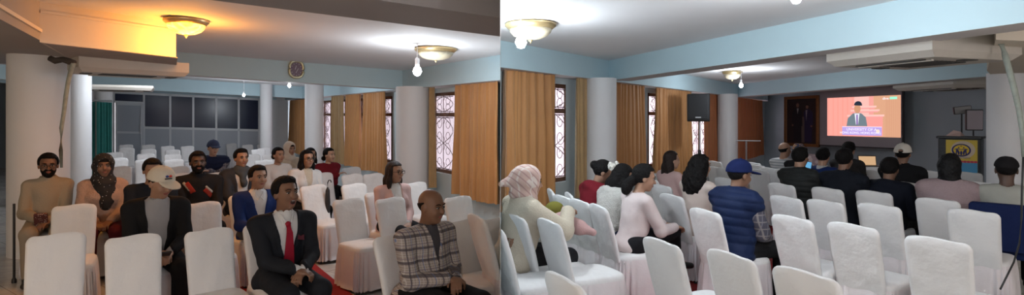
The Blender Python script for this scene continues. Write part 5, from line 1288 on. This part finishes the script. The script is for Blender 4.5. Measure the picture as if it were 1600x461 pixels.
person(333, 94, 220, True, 'person in a navy cap and navy vest with arms folded on a chair back', who='man in the navy cap', skin='light', top='vest', topmat=navy, thick=.03, sleevemat=SHIRTP, hair='cap', capmat=cloth('faded_navy_cap', (.05, .07, .14)), rh=(-.08, .30, .80), lh=(.10, .30, .82), hdir_r=(-1, .1, 0), hdir_l=(1, .1, 0), yaw=-4, lean=10, wide=1.1, h=.0105)
mcol = cloth('maroon_emblem', (.25, .05, .03))
person(376, 120, 232, True, 'young person in a grey quilted jacket over a white t-shirt', who='young man in the quilted jacket', skin='tan', top='open', topmat=cloth('dark_grey_quilted', (.035, .037, .045), .6), inner=M_wht, thick=.03, neckwrap=cloth('grey_scarf', (.07, .08, .09)), hair='short', yaw=-8, lean=3, h=.009)
person(402, 150, 259, True, 'person in a bright blue suit and open white shirt', who='man in the blue suit', skin='tan', top='suit', topmat=BLUE, hair='short', yaw=-8, legs=cloth('grey_trousers', (.10, .10, .11)), lean=3, vtop=.07, vbot=.08, h=.0085)
person(445, 210, 277, True, 'person in a black suit and red tie with clasped hands, speaking', who='man in the black suit', skin='brown', top='suit', topmat=char, tie=TIE, square=mat('dark_red_square', (.09, .01, .02), .8), hair='short', mouth='open', yaw=-14, pitch=-6, lean=8, rh=(.02, .37, .64), lh=(-.035, .37, .63), hdir_r=(-.8, .5, -.3), hdir_l=(.8, .5, -.4), curl=.9, cuffs=False, legs=char, wide=1.06, h=.0072, turn=4, vbot=.06, jaw=1.04)
person(434, 100, 230, True, 'young person in a white blouse with tied black hair', who='girl in the white blouse', fem=True, skin='tan', topmat=M_wht, hair='bun', yaw=-12, lh=(-.04, .33, .58), h=.0095)
person(452, 88, 222, True, 'person with a cream scarf over the head, behind the others', who='woman in the cream scarf', fem=True, skin='tan', top='fleece', topmat=M_cream, hair='hijab', scarfmat=cloth('cream_scarf', (.58, .50, .42)), yaw=-10, h=.0095)
person(475, 114, 234, True, 'person in a white jacket and glasses with long wavy hair', who='woman in the white jacket and glasses', fem=True, skin='tan', top='blazer', topmat=M_wht, inner=M_cream, vtop=.05, vbot=.2, hair='long', hairlen=.22, glasses=True, yaw=-4, lean=5, side=-4, wide=1.06, h=.009)
person(485, 92, 231, True, 'person with black hair mostly hidden behind the woman in glasses', who='hidden person behind the woman in glasses', fem=True, skin='tan', topmat=M_wht, hair='long', hairlen=.12, h=.0105)
person(513, 92, 231, True, 'young person in a maroon sweatshirt with crossed arms', who='girl in the maroon sweatshirt', fem=True, skin='light', topmat=M_maroon, hair='bun', bunz=-.06, rh=(-.09, .20, .80), lh=(.10, .22, .78), hdir_r=(-1, .15, .1), hdir_l=(1, .15, .1), yaw=-22, lean=4, h=.0095, thick=.02)
person(615, 136, 252, True, 'person in a pale pink blazer and glasses with straight dark hair', who='woman in the pink blazer', fem=True, skin='tan', top='blazer', topmat=M_pink, inner=M_wht, vtop=.06, vbot=.12, hair='long', hairlen=.16, hairmat=M_hairb, glasses=True, yaw=-18, lean=4, rh=(.07, .30, .58), lh=(-.02, .32, .59), h=.0085)
p = person(671, 222, 295, True, 'balding person in a brown and grey plaid blazer with clasped hands', who='man in the plaid blazer', skin='brown', top='blazer', topmat=PLAID, inner=cloth('dark_grey_shirt', (.07, .065, .075)), hair='bald', jaw=1.12, belly=.05, wide=1.14, yaw=-8, pitch=4, lean=8, rh=(.03, .30, .66), lh=(-.03, .32, .65), hdir_r=(-.7, .6, -.3), hdir_l=(.7, .6, -.3), curl=1.0, cuffs=True, thick=.018, h=.0072, turn=-12, vtop=.04, vbot=.22)
clip_seam(p['root'], True)
pc = chair  # (kept short)
ws = L(22, 442, 0.0); t = empty('walking_stick', (ws.x, ws.y, gL(ws.x, ws.y)), 0, 'thin black stick standing left of the beige sweater man', 'stick')
MB().tube([(0, 0, .012), (0, 0, .78)], .011, 8).obj('shaft', M_blk, t, True); MB().lathe([(.022, 0), (.022, .03), (.013, .05)], 12).obj('rubber_tip', M_blk, t, True)
# umbrella hanging on the aisle chair
ub = at(512, 900 / 122); t = empty('folded_umbrella', (ub.x, ub.y, gL(ub.x, ub.y) + .45), .3, 'folded black umbrella hanging at the side of a white chair', 'umbrella')
MB().lathe([(.006, .0), (.022, .04), (.034, .2), (.026, .36), (.01, .40)], 14, sy=.8).obj('canopy', M_blk, t, True, None); MB().tube([(0, 0, .38), (0, 0, .46), (.015, 0, .49), (.035, 0, .49), (.045, 0, .46)], .007, 8).obj('handle', M_blk, t, True, None)

# ---------------------------------------------------------------- people, right hall (seen from behind)
p = person(826, 190, 262, False, 'person in a printed pink headscarf and cream coat holding a child', who='woman in the printed headscarf', fem=True, face=True, skin='tan', top='coat', topmat=M_cream, thick=.035, hair='hijab', scarfmat=PRINT, point=True, yaw=12, lean=14, rh=(.14, .44, .88), lh=(-.10, .40, .72), hint_r=(.6, -.2, -.5), wide=1.2, h=.008)
r0 = p['root']
t = empty('child', r0.matrix_basis @ Vector((.02, .50, .74)), r0.rotation_euler.z, 'small child bundled in a pink knitted outfit lying on the cream coat lap', 'person')
F = Field((-.32, -.2, -.15), (.32, .4, .25), .009); F.cap((-.16, .0, .02), (.12, .05, .0), .085, .065, .04); F.cap((.12, .05, 0), (.22, .12, -.03), .045, .03, .03); F.ell((-.2, .02, .09), (.075, .08, .075), None, .03); F.cap((.0, .08, .02), (.10, .15, -.02), .035, .026, .02); o_ = F.obj('body', cloth('pink_knit', (.50, .32, .31), .95, bscale=100), t)
F = Field((-.35, -.2, -.1), (.0, .3, .25), .009); F.ell((-.2, .0, .10), (.09, .09, .08), None, .02); F.ell((-.14, .06, .09), (.05, .05, .05), None, 0, .02, True); F.obj('hood', cloth('olive_hood', (.16, .15, .03), .9), t)
person(936, 152, 250, False, 'person in a maroon hooded top with dark hair in a clip', who='person in the maroon hoodie', fem=True, skin='tan', top='hoodie', topmat=M_maroon, thick=.024, hair='bun', bunz=.03, yaw=28, pitch=22, lean=12, h=.009)
person(967, 160, 257, False, 'person in a white fluffy jacket with a white hair flower', who='person in the white fluffy jacket', fem=True, skin='tan', top='fur', topmat=cloth('white_fur', (.64, .62, .58), .95, bscale=130, bump=.8), thick=.034, legs=cloth('dark_denim', (.02, .03, .07)), hair='long', hairlen=.03, flower=True, yaw=24, pitch=20, lean=14, h=.009)
person(1003, 172, 257, False, 'person in a white sweater with a low black ponytail and black trousers', who='person with the low ponytail', fem=True, skin='tan', topmat=cloth('white_pink_sweater', (.62, .53, .52)), hair='pony', tieband=cloth('beige_hairband', (.5, .38, .28)), yaw=20, pitch=8, lean=12, rh=(.08, .42, .66), lh=(-.1, .42, .66), crossed=1, h=.008, turn=8)
person(1048, 118, 236, False, 'person in pink with long straight dark brown hair', who='long-haired woman in pink', fem=True, skin='light', topmat=M_pink, hair='long', hairlen=.34, tucked=True, hairmat=M_hairb, yaw=14, lean=4, h=.0095)
person(1094, 150, 241, False, 'person in a long pale pink dress with big curly black hair', who='woman with the big black curls', fem=True, skin='tan', top='coat', topmat=cloth('ivory_pink_cardigan', (.60, .50, .45)), legs=cloth('dusty_pink_dress', (.42, .29, .27)), skirt=True, hair='curly', yaw=5, lean=6, wide=1.08, h=.0085)
person(1153, 180, 251, False, 'person in a navy cap and navy quilted vest over a plaid shirt', who='man in the navy quilted vest', skin='brown', top='vest', topmat=cloth('navy_quilt', (.010, .020, .065), .6), thick=.04, sleevemat=SHIRTP, hair='cap', capmat=cloth('navy_cap', (.008, .015, .07)), collar=True, yaw=10, pitch=4, lean=6, wide=1.06, h=.0078)
person(1225, 96, 222, False, 'balding person in a grey and white striped shirt in the front row', who='man in the striped shirt', skin='tan', topmat=STRIPE, hair='bald', hairmat=M_hair, yaw=14, h=.011)
person(1248, 99, 225, False, 'person in a bright patterned hat, mostly hidden in the front row', who='person in the patterned hat', fem=True, skin='tan', topmat=bk, hair='beanie', capmat=dots_mat('patterned_hat', (.03, .05, .12), (.45, .22, .06), 40, .4), h=.011, turn=0)
person(1250, 128, 230, False, 'person in a dark grey quilted jacket with thick black hair', who='man in the dark quilted jacket', skin='tan', top='puffer', topmat=cloth('dark_grey_quilt', (.022, .024, .024), .6), thick=.03, collar=True, hair='short', wide=1.1, h=.009)
person(1286, 110, 231, False, 'person in a bright blue suit jacket seen from behind', who='person in the bright blue suit', skin='tan', top='suit', topmat=BLUE, hair='short', yaw=-8, h=.0105)
person(1325, 102, 221, False, 'person in a dark grey suit in the front row below the screen', who='person in the dark grey suit', skin='tan', top='suit', topmat=cloth('dark_grey_suit', (.026, .024, .024), .7), hair='short', pitch=10, h=.0105, wide=1.08)
person(1319, 136, 232, False, 'person in a plain black jacket, broad shoulders, seen from behind', who='broad-shouldered man in the black jacket', skin='brown', topmat=cloth('blue_black_jacket', (.010, .012, .018)), collar=True, hair='short', wide=1.2, h=.0085, thick=.02)
person(1411, 122, 225, False, 'person in a white baseball cap and black coat in the second row', who='man in the white baseball cap', skin='brown', topmat=bk, hair='cap', capmat=cloth('white_baseball_cap', (.66, .62, .55)), capback=True, collar=True, wide=1.16, yaw=-6, h=.009, thick=.022)
person(1390, 142, 247, False, 'person in a dark navy hooded top with short curly hair', who='person in the dark navy hoodie', skin='brown', top='hoodie', topmat=cloth('blue_black_hoodie', (.008, .010, .018)), thick=.024, hair='short', wide=1.02, lean=8, h=.009)
person(1484, 156, 242, False, 'person in a pinkish wool coat with a shiny black head covering', who='person in the pinkish wool coat', skin='brown', top='coat', topmat=M_ppink, thick=.032, hair='hijab', scarfmat=mat('shiny_black_cloth', (.006, .006, .007), .6, spec=.25, bump=.8, bscale=40), wide=1.14, lean=8, h=.009, collar=True)
P16 = person(1574, 166, 245, False, 'person in a black cap, glasses and pale sweater at the right edge', who='man in the black cap', skin='dark', topmat=cloth('pale_grey_sweater', (.36, .36, .32)), hair='beanie', capmat=cloth('black_wool_cap', (.012, .011, .012)), glasses=True, yaw=-14, lean=4, h=.008, chair=False)
# blue office chair
r0 = P16['root']; yaw = P16['yaw']; f = Vector((math.sin(yaw), math.cos(yaw)))
t = empty('blue_chair', (r0.location.x + f.x * .02, r0.location.y + f.y * .02, 0), -yaw, 'navy blue upholstered chair with black frame at the right edge', 'chair')
M_bl = cloth('navy_upholstery', (.010, .018, .07)); rb = Matrix.Rotation(math.radians(8), 3, 'X')
mb = MB(); mb.rbox((0, -.275, .66), (.47, .07, .44), .09, rb, seg=6); mb.obj('backrest', M_bl, t, True, 60)
mb = MB(); mb.rbox((0, 0, 0), (.47, .10, .46), .09, None, seg=6); mb.v = [(a, c - .0, .42 - b) for a, b, c in mb.v]; mb.obj('seat', M_bl, t, True, 60)
for q in (-1, 1):
    MB().tube([(q * .2, -.26, .48), (q * .215, -.26, .36), (q * .215, -.2, .33)], .013, 8).obj('back_support', M_blk, t, True)
    MB().tube([(q * .23, -.22, .012), (q * .22, -.18, .38)], .013, 8).obj('leg', M_blk, t, True)
    MB().tube([(q * .23, .24, .012), (q * .22, .18, .38)], .013, 8).obj('leg', M_blk, t, True)
# shawl and bottle hanging at the dividing edge
sp_ = at(795, 4.55); t = empty('printed_shawl', (sp_.x, sp_.y, .48), -.9, 'brown printed scarf end hanging between two white chair backs', 'scarf')
mb = MB(); vs = []
for k in range(7):
    for i in range(9): vs.append(((i / 8 - .5) * .09 * (1 - .2 * k / 6), .012 * math.sin(i * 1.7 + k * .4), .22 - k * .05))
for k in range(7):
    for i in range(9): vs.append(((i / 8 - .5) * .09 * (1 - .2 * k / 6), .012 * math.sin(i * 1.7 + k * .4) + .006, .22 - k * .05))
fs = [(k * 9 + i, k * 9 + i + 1, (k + 1) * 9 + i + 1, (k + 1) * 9 + i) for k in range(6) for i in range(8)]; fs += [tuple(63 + j for j in reversed(q)) for q in list(fs)]
mb.add(vs, fs); mb.obj('scarf_end', dots_mat('brown_print', (.25, .14, .09), (.45, .33, .25), 50, .35), t, True, None)
for o in list(bpy.data.objects):
    if '_T' in o.keys(): del o['_T']
for l in list(bpy.data.lights):
    if l.users == 0: bpy.data.lights.remove(l)
